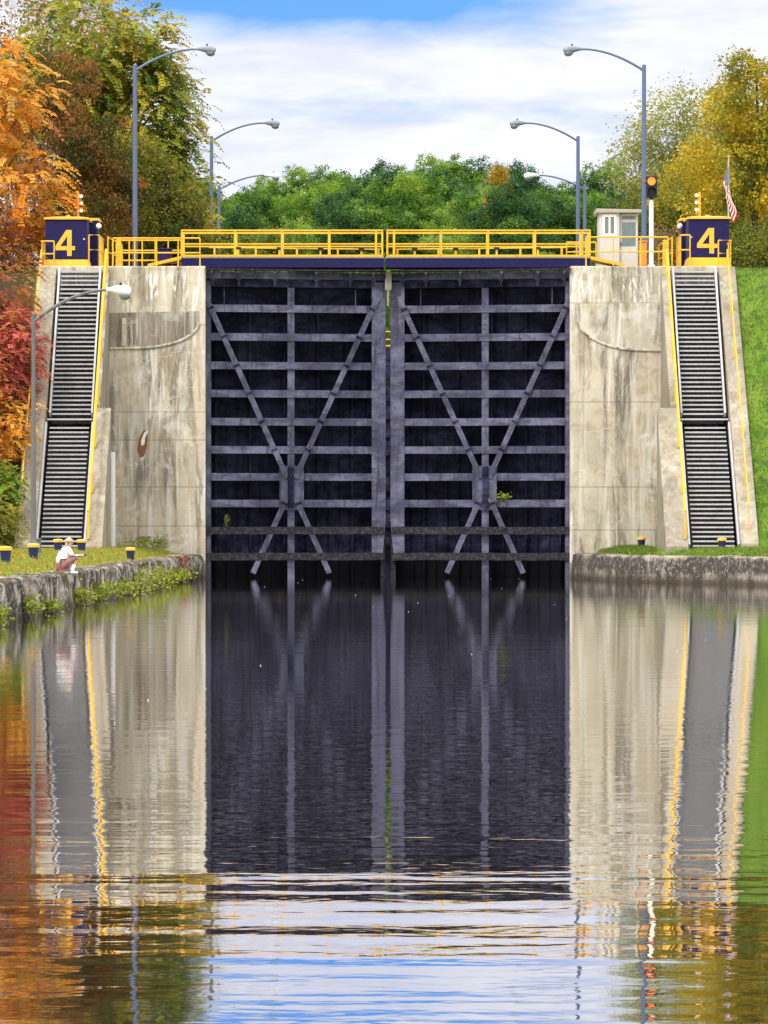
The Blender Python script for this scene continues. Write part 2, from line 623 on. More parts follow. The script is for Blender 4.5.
def pier(side):
    sg = -1 if side == 'left' else 1
    inner = -6.71 if sg < 0 else 6.99
    split = -10.34 if sg < 0 else 10.45       # where the stair begins
    cm = M['conc_l'] if sg < 0 else M['conc_r']
    t = thing('concrete_pier', 'stained concrete lock pier %s of the gates, %s' % (
        ('left', 'with a small rust spot low down') if sg < 0 else ('right', 'with a pale rounded patch above')), 'lock pier', (sg * 9, 0, 1))
    # body: two boxes, the outer one under the cabin
    a, b = sorted((inner, sg * 13.0))
    body = MB().prism([(a, -2), (b, -2), (b, TOP), (a, TOP)], 0, 8, 'y')
    body.build('body', cm, t, bevel=.05)
    # outer flank beside the stair
    def flank(x0, x1, ya, yb, name, lift=0.):
        x0, x1 = sorted((x0, x1))
        poly = [(ya, .2), (ya, sl(ya) + lift), (yb, sl(yb) + lift), (yb, .2)]
        MB().prism(poly, x0, x1, 'x').build(name, M['conc_flank'], t, bevel=.03)
    so = 12.3 if sg < 0 else 12.56
    si = 10.52 if sg < 0 else 10.72
    flank(sg * so, sg * (13.02 if sg < 0 else 13.2), -.01, -9.6, 'outer_flank')
    flank(sg * si, sg * (10.32 if sg < 0 else 10.40), -.01, -4.95, 'inner_flank')
    flank(sg * si, sg * 9.92, -4.955, -9.6, 'inner_flank', -.10)
    # curved repair patches cast against the face
    if sg < 0:
        pts = [(109.5, 313), (199, 311), (199, 322)]
        pts += [(137 + 62 * math.cos(a), 322 + 26 * math.sin(a)) for a in [k * math.pi / 2 / 9 for k in range(1, 10)]]
        pts += [(109.5, 348.5)]
        MB().prism([(PX(x, 0), PZ(y, 0)) for x, y in pts], -.025, .02).build('repair_patch', M['conc_patch'], t)
        rim = [(PX(137 + 62 * math.cos(a), 0), -.03, PZ(322 + 26 * math.sin(a), 0)) for a in [k * math.pi / 2 / 12 for k in range(13)]]
        rim += [(PX(109.8, 0), -.03, PZ(348.5, 0))]
        MB().tube(rim, .05, 6).build('patch_rim', M['conc_l'], t, True)
        MB().box(PX(122, 0), PX(126.5, 0), -.05, -.026, PZ(346, 0), PZ(318, 0)).build('pale_strip', M['conc_l'], t)
        bl = [(139, 438), (143, 431), (146, 430), (148, 434), (147, 446), (144, 456), (140, 458), (137, 450)]
        MB().prism([(PX(x, 0), PZ(y, 0)) for x, y in bl], -.006, .01).build('rust_spot', M['rust'], t)
        bl = [(141, 441), (144, 433), (147, 430), (148, 432), (145, 438), (144.5, 444), (141.5, 446)]
        MB().prism([(PX(x, 0), PZ(y, 0)) for x, y in bl], -.012, -.007).build('white_drip', M['limewhite'], t)
    else:
        pts = [(575, 303.5), (671, 303), (671, 351)]
        pts += [(640 - 65 * math.sin(a), 350 - 36 * (1 - math.cos(a))) for a in [k * math.pi / 2 / 9 for k in range(0, 10)]]
        MB().prism([(PX(x, 0), PZ(y, 0)) for x, y in pts], -.025, .02).build('repair_patch', M['conc_patch_pale'], t)
        rim = [(PX(671, 0), -.03, PZ(351, 0))] + [(PX(640 - 65 * math.sin(a), 0), -.03, PZ(350 - 36 * (1 - math.cos(a)), 0)) for a in [k * math.pi / 2 / 12 for k in range(13)]]
        MB().tube(rim, .05, 6).build('patch_rim', M['conc_r'], t, True)
    return so, si


def stair(side, so, si):
    sg = -1 if side == 'left' else 1
    t = thing('steel_staircase', 'grey steel staircase of open treads up the %s pier, %s' % (
        side, 'behind the white-headed street lamp' if sg < 0 else 'beside the green grass bank'), 'staircase', (sg * 11.4, -9.2, 1.1))
    xa, xb = sg * so - sg * .06, sg * si + sg * .06
    xa, xb = min(xa, xb), max(xa, xb)
    fl = [((-.12, 11.6), (-4.5, 5.98), 33), ((-5.2, 5.62), (-9.25, 1.2), 27)]
    proto = None
    X0, X1 = xa, xb
    for (y0, z0), (y1, z1), n in fl:
        low = z0 < 6
        xa, xb = (X0 - .05, X1 + .05) if low else (X0 + .03, X1 - .03)
        for x in (xa + .035, xb - .035):
            MB().bar((x, y0, z0 + .03), (x, y1, z1 + .03), .07, .26, (0, -1, 1)).build('stringer', M['steel'], t)
        for k in range(n):
            f = (k + .5) / n
            y, z = y0 + (y1 - y0) * f, z0 + (z1 - z0) * f
            if proto is None:
                mb = MB().box(xa + .09, xb - .09, y - .02, y + .21, z - .03, z)
                mb.box(xa + .09, xb - .09, y - .055, y - .0205, z - .055, z + .004)
                proto = mb.build('tread', M['tread'], t)
                py, pz = y, z
            else:
                c = proto.copy()
                COL.objects.link(c)
                c.location = (0, y - py, z - pz)
    xa, xb = X0, X1
    MB().box(xa, xb, -5.1, -4.4, 5.80, 5.86).build('landing', M['steel'], t)
    # dark sheet added under the flights, standing in for shade behind the treads
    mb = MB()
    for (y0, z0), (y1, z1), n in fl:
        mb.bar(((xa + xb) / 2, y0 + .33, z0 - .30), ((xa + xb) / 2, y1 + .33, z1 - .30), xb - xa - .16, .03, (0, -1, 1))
    mb.build('shade_sheet', M['stair_shade'], t)


def handrail(label, x, y0, y1, off, h=.9, thick=.035):
    t = thing('stair_handrail', label, 'handrail', (x, y1, sl(y1)))
    a, b = (x, y0, sl(y0) + h), (x, y1, sl(y1) + h)
    MB().tube([a, b], thick, 8).build('rail', M['yellow'], t, True)
    n = max(2, int((y0 - y1) / 1.3))
    for k in range(n + 1):
        y = y0 + (y1 - y0) * k / n
        MB().tube([(x, y, sl(y) - .05 + off), (x, y, sl(y) + h)], thick * .9, 6).build('post', M['yellow'], t, True)


for side in ('left', 'right'):
    so, si = pier(side)
    stair(side, so, si)
handrail('yellow pipe handrail along the inner edge of the left staircase, beside the stained pier', -10.42, -.3, -9.4, 0, .92, .055)
handrail('yellow pipe handrail along the outer edge of the left staircase, next to the red bushes', -12.85, -.3, -9.4, 0, .92, .03)
handrail('yellow pipe handrail between the right pier and the right staircase', 10.62, -.3, -9.4, 0, .92, .05)
handrail('yellow pipe handrail along the outer right staircase edge, next to the grass bank', 12.88, -.3, -9.2, 0, .92, .026)

# drain pipe left pier
t = thing('drain_pipe', 'pale vertical drain pipe at the foot of the left pier beside its stair', 'pipe', (PX(112, 0), -.15, 1.1))
MB().tube([(PX(112.3, 0), -.16, 1.0), (PX(112.3, 0), -.16, PZ(452, 0))], .13, 12).build('pipe', M['limewhite'], t, True)
MB().box(PX(107, 0), PX(116.5, 0), -.2, -.003, PZ(486, 0), PZ(484, 0)).build('clamp', M['steel'], t)
MB().box(PX(107, 0), PX(116.5, 0), -.2, -.003, PZ(530, 0), PZ(528, 0)).build('clamp', M['steel'], t)


# ------------------------------------------------------------------ mitre gates
CX = .155
HW = 6.85
GS = S(1.2)


def gate(sg, label):
    t = thing('gate_leaf', label, 'lock gate', (CX + sg * HW, .45, 0))
    slope = 1.25 / 6.8

    def tf(u, v, z):
        return (CX + sg * (HW - u), .45 + u * slope + v, z)

    def gz(y):
        return CAMZ + (HY - y) / GS

    def gu(px):
        """pixel column of the left leaf -> distance from the quoin"""
        return HW + (px - 388.5) / GS + .03

    def nb():
        b = MB()
        b.tf = tf
        return b
    UM = HW - .09
    D = 1.15
    nb().box(.02, UM, D, D + .04, -.8, gz(273)).build('skin_plate', M['skin'], t)
    # stiffeners on the skin plate
    for k in range(14):
        u = .32 + k * .43
        if abs(u - 3.1) < .2:
            u += .2
        top = 396 if k % 3 else 300
        nb().box(u - .03, u + .03, D - (.30 if k % 3 == 0 else .12), D - .001, -.7, gz(top)).build('stiffener', M['skin'], t)
    for y in (309, 337.5, 366, 394, 422, 450, 477, 503.5):
        z = gz(y)
        b = nb().box(.17, UM - .53, -.001, .03, z - .14, z + .14)
        b.box(.17, UM - .53, .031, D - .002, z - .015, z + .015)
        b.build('girder', M['gate'], t)
    # heavy tarred fender timbers low down
    for y in (530.5, 556.5):
        z = gz(y)
        b = nb()
        n = 26
        for k in range(n):
            u0, u1 = .01 + (UM - .06) * k / n, .01 + (UM - .06) * (k + 1) / n
            j = .018 * mnoise.noise(Vector((k * .9, y, sg)))
            b.box(u0, u1 - .002, -.16, .28, z - .14 + j, z + .14 + j * .6)
        b.build('fender_timber', M['timber'], t)
    nb().box(0, .165, -.03, .5, -.8, gz(282)).build('quoin_post', M['gate'], t)
    mp = nb()
    u0, u1 = UM - .53, UM
    mp.prism([(u0, gz(545)), (u0, gz(282)), (u1, gz(282)), (u1, gz(520)), (u1 - .1, gz(552)), (u1 - .25, gz(560)), (u0, gz(560))], -.05, .30)
    mp.build('mitre_post', M['gate'], t)
    nb().box(u1 - .2, u1 - .01, .302, D + .1, -.8, gz(282)).build('mitre_timber', M['timber'], t)
    cu = gu(290.7)
    # centre post with a rivet strip on its lower part
    b = nb().box(cu - .13, cu + .13, .05, .12, -.5, gz(288))
    for k in range(16):
        for d in (-.07, .07):
            b.box(cu + d - .012, cu + d + .012, .03, .0495, gz(513) - k * .09 - .012, gz(513) - k * .09 + .012)
    b.build('centre_post', M['gate'], t)
    # diagonal tie bars crossing at a gusset
    ends = [((206.8, 299), (287, 478)), ((377.5, 296.5), (295, 478)), ((287, 497), (253, 573)), ((295, 497), (329, 573))]
    for (xa, ya), (xb, yb) in ends:
        a, c = (gu(xa), -.11, gz(ya)), (gu(xb), -.11, gz(yb))
        b = nb()
        b.bar(a, c, .20, .06)
        b.bar((a[0], -.139, a[2]), (c[0], -.139, c[2]), .05, .02)
        br = b.build('diagonal_brace', M['gate'], t)
        for y in (309, 337.5, 366, 394, 422, 450, 477, 503.5, 530):
            f = (y - ya) / (yb - ya)
            if .03 < f < .97:
                p = Vector(a).lerp(Vector(c), f)
                d = (Vector(c) - Vector(a)).normalized() * .045
                nb().bar(p - d + Vector((0, -.02, 0)), p + d + Vector((0, -.02, 0)), .235, .07).build('clamp_plate', M['skin'], br)
    g = nb()
    g.box(gu(279.5), gu(303.5), -.075, -.032, gz(510), gz(466))
    gg = g
    g = nb().box(cu - .11, cu + .11, -.18, -.1505, gz(508), gz(467))
    cp_ = g
    g = gg
    for k in range(7):
        zz = gz(508) + (gz(469) - gz(508)) * k / 6
        for d in (-.42, .42):
            g.box(cu + d - .024, cu + d + .024, -.10, -.0755, zz - .024, zz + .024)
        for d in (-.07, .07):
            cp_.box(cu + d - .022, cu + d + .022, -.20, -.1805, zz - .022, zz + .022)
    gp = g.build('gusset_plate', M['gate'], t)
    cp_.build('cover_plate', M['skin'], gp)
    # thin rods in the top bay
    for px in (224, 355):
        nb().tube([(gu(px), .4, gz(306)), (gu(px), .4, gz(283))], .025, 6).build('rod', M['gate'], t)
    # top: beam, plank walkway and knee brackets
    nb().box(0, UM, -.02, .10, gz(279.5), gz(272.5)).build('top_beam', M['gate'], t)
    nb().box(0, UM, .101, D, gz(287.5), gz(272.5)).build('top_girder', M['skin'], t)
    wk = nb()
    for k in range(6):
        wk.box(-.02, UM, -.62 + k * .11, -.62 + k * .11 + .035, gz(271.9), gz(270.3))
    for px in (213, 239, 275, 316, 350, 373):
        wk.box(gu(px) - .03, gu(px) + .03, -.62, .1, gz(272.6), gz(271.95))
    wk = wk.build('walkway', M['timber'], t)
    for px in (213, 239, 275, 316, 350, 373):
        u = gu(px)
        b = nb()
        b.box(u - .05, u + .05, -.60, -.021, gz(274.6), gz(272.7))
        b.bar((u, -.55, gz(275)), (u, -.02, gz(286)), .08, .07, (1, 0, 0))
        b.box(u - .085, u + .085, -.05, -.022, gz(281), gz(275))
        b.build('bracket', M['gate'], wk)
    # low handrail of the gate walkway
    rl = nb()
    z0, z1 = gz(270.3), gz(246.5)
    for zz in (z1, z0 + (z1 - z0) * .62, z0 + (z1 - z0) * .32):
        rl.tube([(.05, 1.2, zz), (UM - .2, 1.2, zz)], .016 if zz != z1 else .026, 6)
    rail = rl.build('walkway_rail', M['yellow'], t)
    for k in range(9):
        u = .25 + k * .78 + (.12 if k % 2 else 0)
        nb().box(u - .035, u + .035, 1.165, 1.235, z0 - .02, z1 - .03).build('post', M['gold'], rail)
        if k % 2:
            nb().box(u - .10, u + .10, 1.15, 1.25, z1 - .07, z1 + .03).build('cap', M['black'], rail)
    return t


gate(-1, 'left dark steel lock gate leaf, braced with a cross of diagonal bars')
gate(1, 'right dark steel lock gate leaf, with a green weed by its gusset')
# pale block seen over the seam of the gates
t = thing('seam_post', 'small pale concrete block hanging over the seam between gate leaves', 'block', (PX(388.5, 1.3), 1.25, PZ(290, 1.3)))
MB().prism([(PX(x, 1.25), PZ(y, 1.25)) for x, y in ((386, 272), (391.5, 272), (391.5, 290), (389, 290), (389, 306), (387, 306), (387, 290), (385, 290), (385, 279), (386, 279))], 1.3, 1.55).build('block', M['conc_flank'], t)

# ------------------------------------------------------------------ footbridge
BY0, BY1 = .9, 2.2
bz0, bz1 = PZ(267.5, BY0), PZ(258.2, BY0)
bz2 = PZ(254.8, BY0)
bx0, bx1 = PX(181, BY0), PX(590.5, BY0)
mid = PX(384.8, BY0)
t = thing('footbridge', 'yellow-railed navy footbridge spanning over the tops of the lock gates', 'footbridge', (0, 1.5, TOP))
for xa, xb in ((bx0, mid - .03), (mid + .03, bx1)):
    MB().box(xa, xb, BY0 + .01, BY0 + .10, bz0 + .03, bz1).box(xa, xb, BY0 - .06, BY0 + .14, bz0, bz0 + .028).build('side_girder', M['navy'], t)
    MB().box(xa, xb, BY1 - .10, BY1, bz0, bz1).build('side_girder', M['navy'], t)
    MB().box(xa, xb, BY0 - .03, BY1 + .03, bz1 + .002, bz1 + .05).build('deck', M['steel'], t)
for y in (BY0 - .05, BY1 + .05):
    for (xa, xb, posts) in ((bx0, mid - .06, (181, 235, 282, 329, 376)), (mid + .06, bx1, (394, 441, 488, 535, 582))):
        ht, hm = PZ(230.5, BY0), PZ(244, BY0)
        b = MB()
        b.bar((xa, y, ht), (xb, y, ht), .09, .06, (0, 0, 1))
        b.bar((xa, y, hm), (xb, y, hm), .06, .05, (0, 0, 1))
        b.bar((xa + .035, y, bz1 + .1), (xa + .035, y, ht - .046), .07, .07, (0, 1, 0))
        b.bar((xb - .035, y, bz1 + .1), (xb - .035, y, ht - .046), .07, .07, (0, 1, 0))
        rr = b.build('railing', M['yellow'], t)
        for p in posts[1:] if xa == bx0 else posts:
            x = PX(p, BY0)
            MB().box(x - .04, x + .04, y - .034, y + .034, bz1 + .1, ht - .031).build('post', M['yellow'], rr)
        MB().box(xa, xb, y - .02, y + .02, bz1 + .052, bz2).build('toe_plate', M['yellow'], rr)
for sg, xa, xb in ((-1, PX(148, BY0), bx0 - .005), (1, PX(625, BY0), bx1 + .005)):
    b = MB()
    z0 = TOP + .03
    for y in (BY0, BY1):
        b.bar((xa, y, z0 + .05), (xb, y, bz1 + .02), .11, .08, (0, 1, 0))
    b.bar((xa, (BY0 + BY1) / 2, z0 + .02), (xb, (BY0 + BY1) / 2, bz1 - .03), .06, BY1 - BY0 - .09, (0, 1, 0))
    b.build('ramp', M['yellow'], t)


# ------------------------------------------------------------------ railings on the piers
def railing(label, pts, h, nposts, rows=(1., .5), r=.028, z=TOP):
    x0, y0 = pts[0]
    t = thing('safety_railing', label, 'railing', (x0, y0, z))
    b = MB()
    for k in rows:
        b.tube([(x, y, z + h * k) for x, y in pts], r, 6)
    b.build('rails', M['yellow'], t, True)
    L = [0]
    for (a, c), (d, e) in zip(pts, pts[1:]):
        L.append(L[-1] + math.hypot(d - a, e - c))
    for k in range(nposts):
        s = L[-1] * k / (nposts - 1)
        for i in range(len(pts) - 1):
            if s <= L[i + 1] + 1e-6:
                f = (s - L[i]) / max(1e-6, L[i + 1] - L[i])
                x = pts[i][0] + (pts[i + 1][0] - pts[i][0]) * f
                y = pts[i][1] + (pts[i + 1][1] - pts[i][1]) * f
                break
        MB().tube([(x, y, z + .005), (x, y, z + h * max(rows))], r, 6).build('post', M['yellow'], t, True)
    return t


X = lambda px, Y=.2: PX(px, Y)
railing('yellow pipe railing along the left pier edge, from stair to footbridge', [(X(113), .2), (X(200), .2)], 1.06, 5, (1., .48))
railing('low yellow railing behind the left pier edge railing, near the navy cabinet', [(X(112), 2.6), (X(178), 2.6)], 1.15, 6, (1., .66, .33))
railing('yellow railing leading back from the head of the left stairs', [(X(108), .15), (X(108) + .25, 4.5)], 1.1, 4, (1., .5))
railing('yellow railing guarding the inner side of the left cabin', [(PX(89, 1.2), 1.2), (PX(99, 1.2), 1.2), (PX(99, 1.2), 3.4)], 1.25, 5, (1., .55))
railing('small yellow railing in front of the left cabin, above the red bushes', [(PX(41, .2), 2.4), (PX(41, .2), .25), (PX(54, .2), .25)], .95, 4, (1., .5))
railing('yellow pipe railing along the right pier edge, in front of the white booth', [(X(586), .2), (X(668), .2)], 1.1, 4, (1., .5))
railing('low yellow railing behind the right pier edge, between booth and footbridge', [(X(570), 3.), (X(600), 3.)], 1.1, 4, (1., .66, .33))
railing('yellow railing leading back from the head of the right stairs', [(X(672), .15), (X(672) - .2, 4.5)], 1.08, 4, (1., .5))
railing('yellow railing guarding the inner side of the right cabin', [(PX(690, 1.2), 1.2), (PX(681, 1.2), 1.2), (PX(681, 1.2), 3.4)], 1.25, 5, (1., .55))
railing('small yellow railing in front of the right cabin, below the flag', [(PX(718.5, .2), .25), (PX(731.5, .2), .25), (PX(731.5, .2), 2.4)], .98, 4, (1., .5))

for nm, lab, px0, px1, y0, y1, Y, mt in (
        ('ladder_post', 'broad upright yellow post beside the head of the left stairs', 116.5, 121.5, 238, 266, .5, M['yellow']),
        ('ladder_post', 'broad upright yellow post beside the head of the right stairs', 663, 668.5, 240, 265, .5, M['yellow'])):
    t = thing(nm, lab, 'post', (PX((px0 + px1) / 2, Y), Y, TOP))
    xa, xb = PX(px0, Y), PX(px1, Y)
    MB().prism([(xa, TOP + .005), (xb, TOP + .005), (xb, PZ(y0 + 6, Y)), (xb - .04, PZ(y0, Y)), (xa, PZ(y0, Y))], Y, Y + .12).build('body', mt, t, bevel=.015)
    MB().box(xa - .06, xb + .06, Y - .05, Y + .17, TOP + .001, TOP + .03).build('foot', M['steel'], t)
for lab, px0, px1, y0, Y, mt in (('navy equipment cabinet on the left pier, behind the yellow railing', 157.5, 171.5, 249.5, 2., M['navy']),
                                 ('dull orange equipment cabinet on the right pier beside the white signal mast', 639.5, 647, 242, 2., M['orange'])):
    xa, xb = PX(px0, Y), PX(px1, Y)
    t = thing('equipment_cabinet', lab, 'cabinet', ((xa + xb) / 2, Y, TOP))
    zt = PZ(y0, Y)
    MB().box(xa, xb, Y, Y + .4, TOP + .08, zt).build('body', mt, t, bevel=.02)
    MB().box(xa - .03, xb + .03, Y - .04, Y + .44, zt + .002, zt + .05).build('lid', mt, t, bevel=.01)
    MB().box(xa + .04, xb - .04, Y - .015, Y - .002, TOP + .16, zt - .08).build('door', mt, t, bevel=.004)
    MB().box(xa + .03, xb - .03, Y + .03, Y + .37, TOP + .002, TOP + .078).build('plinth', M['black'], t)


# ------------------------------------------------------------------ control cabins with the number 4
def digit4(x0, x1, z0, z1, y, d=.02):
    b = MB()

    def q(p):
        return (x0 + (x1 - x0) * p[0], z0 + (z1 - z0) * p[1])
    for poly in ([(.60, 0), (.83, 0), (.83, 1), (.60, 1)], [(0, .22), (.60, .22), (.60, .38), (0, .38)],
                 [(.83, .22), (1., .22), (1., .38), (.83, .38)], [(0, .38), (.25, .38), (.60, .76), (.60, 1), (.55, 1)]):
        b.prism([q(p) for p in poly], y - d, y)
    return b


def cabin(sg):
    Y = 2.2
    if sg < 0:
        xa, xb, yt, yb, dx = 45.5, 87, 219.5, 259.5, (55.5, 75, 256, 230)
        ann = (86.5, 97.5, 218.5)
    else:
        xa, xb, yt, yb, dx = 688.5, 729.5, 219, 257.5, (697, 717.5, 253.5, 228)
        ann = (681.5, 690, 218.5)
    X0, X1 = PX(xa, Y), PX(xb, Y)
    t = thing('control_cabin', 'navy control cabin with a big yellow 4, at the top of the %s stairs' % ('left' if sg < 0 else 'right'),
              'control cabin', ((X0 + X1) / 2, Y, TOP))
    zt, zb = PZ(yt, Y), PZ(yb, Y)
    Y2 = Y + 1.7
    MB().box(X0, X1, Y, Y2, zb, zt).build('body', M['navy'], t, bevel=.03)
    # flared yellow base
    b = MB()
    e = .10
    b.add([(X0 - e, Y - e, TOP + .002), (X1 + e, Y - e, TOP + .002), (X1 + e, Y2 + e, TOP + .002), (X0 - e, Y2 + e, TOP + .002),
           (X0 - .01, Y - .02, zb - .002), (X1 + .01, Y - .02, zb - .002), (X1 + .01, Y2 + .01, zb - .002), (X0 - .01, Y2 + .01, zb - .002)],
          [(0, 1, 2, 3), (4, 5, 6, 7), (0, 1, 5, 4), (1, 2, 6, 5), (2, 3, 7, 6), (3, 0, 4, 7)])
    b.build('base', M['yellow'], t)
    # shallow hipped roof cap
    b = MB()
    o = .07
    b.add([(X0 - o, Y - o, zt + .002), (X1 + o, Y - o, zt + .002), (X1 + o, Y2 + o, zt + .002), (X0 - o, Y2 + o, zt + .002),
           (X0 - o, Y - o, zt + .07), (X1 + o, Y - o, zt + .07), (X1 + o, Y2 + o, zt + .07), (X0 - o, Y2 + o, zt + .07),
           (X0 + .3, Y + .4, zt + .14), (X1 - .3, Y + .4, zt + .14), (X1 - .3, Y2 - .4, zt + .14), (X0 + .3, Y2 - .4, zt + .14)],
          [(0, 1, 2, 3), (0, 1, 5, 4), (1, 2, 6, 5), (2, 3, 7, 6), (3, 0, 4, 7), (4, 5, 9, 8), (5, 6, 10, 9), (6, 7, 11, 10), (7, 4, 8, 11), (8, 9, 10, 11)])
    rf = b.build('roof', M['gold'], t)
    MB().lathe([(.10, 0), (.10, .05), (.06, .08)], ((X0 + X1) / 2, Y + .8, zt + .135), 12).build('vent', M['gold'], rf, True)
    digit4(PX(dx[0], Y), PX(dx[1], Y), PZ(dx[2], Y), PZ(dx[3], Y), Y - .003).build('number', M['gold'], t)
    MB().box(X1 - .14 if sg < 0 else X0 + .08, X1 - .08 if sg < 0 else X0 + .14, Y - .02, Y - .001, zb + .75, zb + .81).build('lock', M['steel'], t)
    # annex behind, one step wider towards the canal
    a0, a1 = PX(ann[0], Y2), PX(ann[1], Y2)
    m0, m1 = (X0 + .3, a1) if sg < 0 else (a0, X1 - .3)
    ax = MB().box(m0, m1, Y2 + .01, Y2 + 1.1, TOP + .01, PZ(ann[2] + 2, Y2)).build('annex', M['navy'], t, bevel=.02)
    MB().box(m0 - .06, m1 + .06, Y2 - .02, Y2 + 1.16, PZ(ann[2] + 2, Y2) + .002, PZ(ann[2] - .5, Y2)).build('roof', M['gold'], ax)
    return X0, X1, zt


cl = cabin(-1)
cr = cabin(1)


def lamp_stack(px, y0, y1, side, label):
    Y = 4.4
    x = PX(px, Y)
    t = thing('signal_mast', label, 'mast', (x, Y, TOP))
    MB().tube([(x, Y, TOP + .002), (x, Y, PZ(y0, Y))], .045, 8).build('pole', M['orange'] if side > 0 else M['yellow'], t, True)
    for k in range(3):
        z = PZ(y0 + 3.5 + k * 7.2, Y)
        c = x + side * .13
        b = MB().tube([(c, Y - .02, z), (c, Y - .10, z), (c, Y - .17, z)], [.05, .065, .07], 12)
        b.box(min(x, c), max(x, c), Y - .03, Y + .03, z - .03, z + .03)
        b.build('floodlight', M['white'], t)


lamp_stack(78.2, 193, 217, 1, 'red-orange mast with three white floodlights behind the left cabin')
lamp_stack(699.5, 192, 217, -1, 'yellow mast with three white floodlights behind the right cabin')

for sg, px in ((-1, 98.8), (1, 679.8)):
    Y = 3.2
    t = thing('wall_lamp', 'small white round lamp on the inner corner of the %s cabin' % ('left' if sg < 0 else 'right'), 'lamp', (PX(px, Y), Y, PZ(227, Y)))
    x, z = PX(px, Y), PZ(226, Y)
    MB().tube([(x + sg * .06, Y + .06, z + .1), (x, Y, z + .08), (x, Y - .02, z)], .02, 6).build('arm', M['steel'], t)
    MB().lathe([(.02, .1), (.08, .06), (.11, 0), (.09, -.07), (.03, -.1)], (x, Y - .02, z), 12).build('globe', M['white'], t, True)


# ------------------------------------------------------------------ booth
def booth():
    Y = 3.0
    x0, x1 = PX(599.5, Y), PX(638.5, Y)
    zt = PZ(213, Y)
    t = thing('lockkeeper_booth', 'small pale grey booth with white window on the right pier', 'booth', ((x0 + x1) / 2, Y, TOP))
    xm = PX(619.5, Y)
    D = 1.7
    MB().box(x0, xm, Y, Y + .08, TOP + .005, zt).box(x0, x0 + .08, Y + .081, Y + D, TOP + .005, zt).box(x1 - .08, x1, Y + .25, Y + D, TOP + .005, zt).box(
        x0 + .081, x1 - .081, Y + D - .08, Y + D, TOP + .005, TOP + 1.1).build('wall', M['booth'], t)
    MB().box(x0 + .081, x1 - .081, Y + D - .06, Y + D - .03, TOP + 1.101, zt).build('rear_pane', M['glass'], t)
    MB().prism([(x0 - .12, zt + .002), (x1 + .10, zt + .002), (x1 + .12, zt + .12), (x0 - .14, zt + .16)], Y - .15, Y + D + .1).build('roof', M['booth_roof'], t, bevel=.02)
    wx0, wx1, wz0, wz1 = PX(602.5, Y), PX(616.5, Y), PZ(236, Y), PZ(214.5, Y)
    b = MB()
    q = .09
    b.box(wx0, wx1, Y - .035, Y - .001, wz0, wz0 + q).box(wx0, wx1, Y - .035, Y - .001, wz1 - q, wz1)
    b.box(wx0, wx0 + q, Y - .035, Y - .001, wz0 + q, wz1 - q).box(wx1 - q, wx1, Y - .035, Y - .001, wz0 + q, wz1 - q)
    b.box((wx0 + wx1) / 2 - .035, (wx0 + wx1) / 2 + .035, Y - .03, Y - .001, wz0 + q, wz1 - q)
    win = MB().box(wx0 + q, wx1 - q, Y - .012, Y - .002, wz0 + q, wz1 - q).build('window', M['glass'], t)
    b.build('frame', M['white'], win)
    # recessed glazed door on the right half
    dx0, dx1 = xm + .02, x1 - .02
    b = MB()
    yy = Y + .14
    b.box(dx0, dx1, yy, yy + .05, TOP + .02, TOP + .95)
    b.box(dx0, dx0 + .08, yy, yy + .05, TOP + .951, zt - .02).box(dx1 - .08, dx1, yy, yy + .05, TOP + .951, zt - .02)
    b.box(dx0 + .081, dx1 - .081, yy, yy + .05, PZ(222, Y), PZ(219, Y)).box(dx0 + .081, dx1 - .081, yy, yy + .05, zt - .1, zt - .02)
    dr = b.build('door', M['booth'], t)
    MB().box(dx0 + .08, dx1 - .08, yy + .01, yy + .03, TOP + .95, PZ(222, Y)).build('pane', M['glass'], dr)
    MB().box(dx0 + .08, dx1 - .08, yy + .01, yy + .03, PZ(219, Y), zt - .1).build('pane', M['glass'], dr)
    MB().box(dx0 + .03, dx0 + .06, yy - .05, yy - .001, TOP + .98, TOP + 1.1).build('handle', M['black'], dr)


booth()


# ------------------------------------------------------------------ traffic signal
def signal():
    Y = 1.6
    x = PX(651.3, Y)
    t = thing('traffic_signal', 'traffic light with glowing amber lamp on white mast, right pier', 'traffic light', (x, Y, TOP))
    MB().lathe([(.19, 0), (.19, .05), (.14, .12), (.09, .16), (.085, PZ(200, Y) - TOP)], (x, Y, TOP + .002), 14).build('mast', M['white'], t, True)
    x0, x1, z0, z1 = PX(645.8, Y), PX(657, Y), PZ(198, Y), PZ(176, Y)
    MB().box(x - .07, x + .07, Y - .07, Y + .07, PZ(200, Y) - .05, z0 - .001).build('bracket', M['rope'], t)
    h = MB().box(x0, x1, Y - .15, Y + .15, z0, z1).build('housing', M['black'], t, bevel=.03)
    for z, mt, nm in ((PZ(181.5, Y), M['amber'], 'lit_lens'), (PZ(192, Y), M['black'], 'unlit_lens')):
        MB().tube([(x, Y - .15, z), (x, Y - .175, z), (x, Y - .185, z)], [.155, .15, .10], 18).build(nm, mt, h, True)
        b = MB()
        n = 10
        vs, fs = [], []
        for k in range(n + 1):
            a = -.15 * math.pi + 1.3 * math.pi * k / n
            for rr in (.165, .185):
                vs += [(x + rr * math.cos(a), Y - .151, z + rr * math.sin(a)), (x + rr * math.cos(a), Y - .33, z + rr * math.sin(a) + .0)]
        for k in range(n):
            o = k * 4
            fs += [(o, o + 1, o + 5, o + 4), (o + 2, o + 6, o + 7, o + 3), (o + 1, o + 3, o + 7, o + 5), (o, o + 4, o + 6, o + 2)]
        b.add(vs, fs)
        b.build('visor', M['black'], h)
    MB().tube([(x0 - .001, Y, PZ(182, Y)), (x0 - .07, Y, PZ(182, Y))], .06, 10).build('side_reflector', M['redlens'], h, True)


signal()


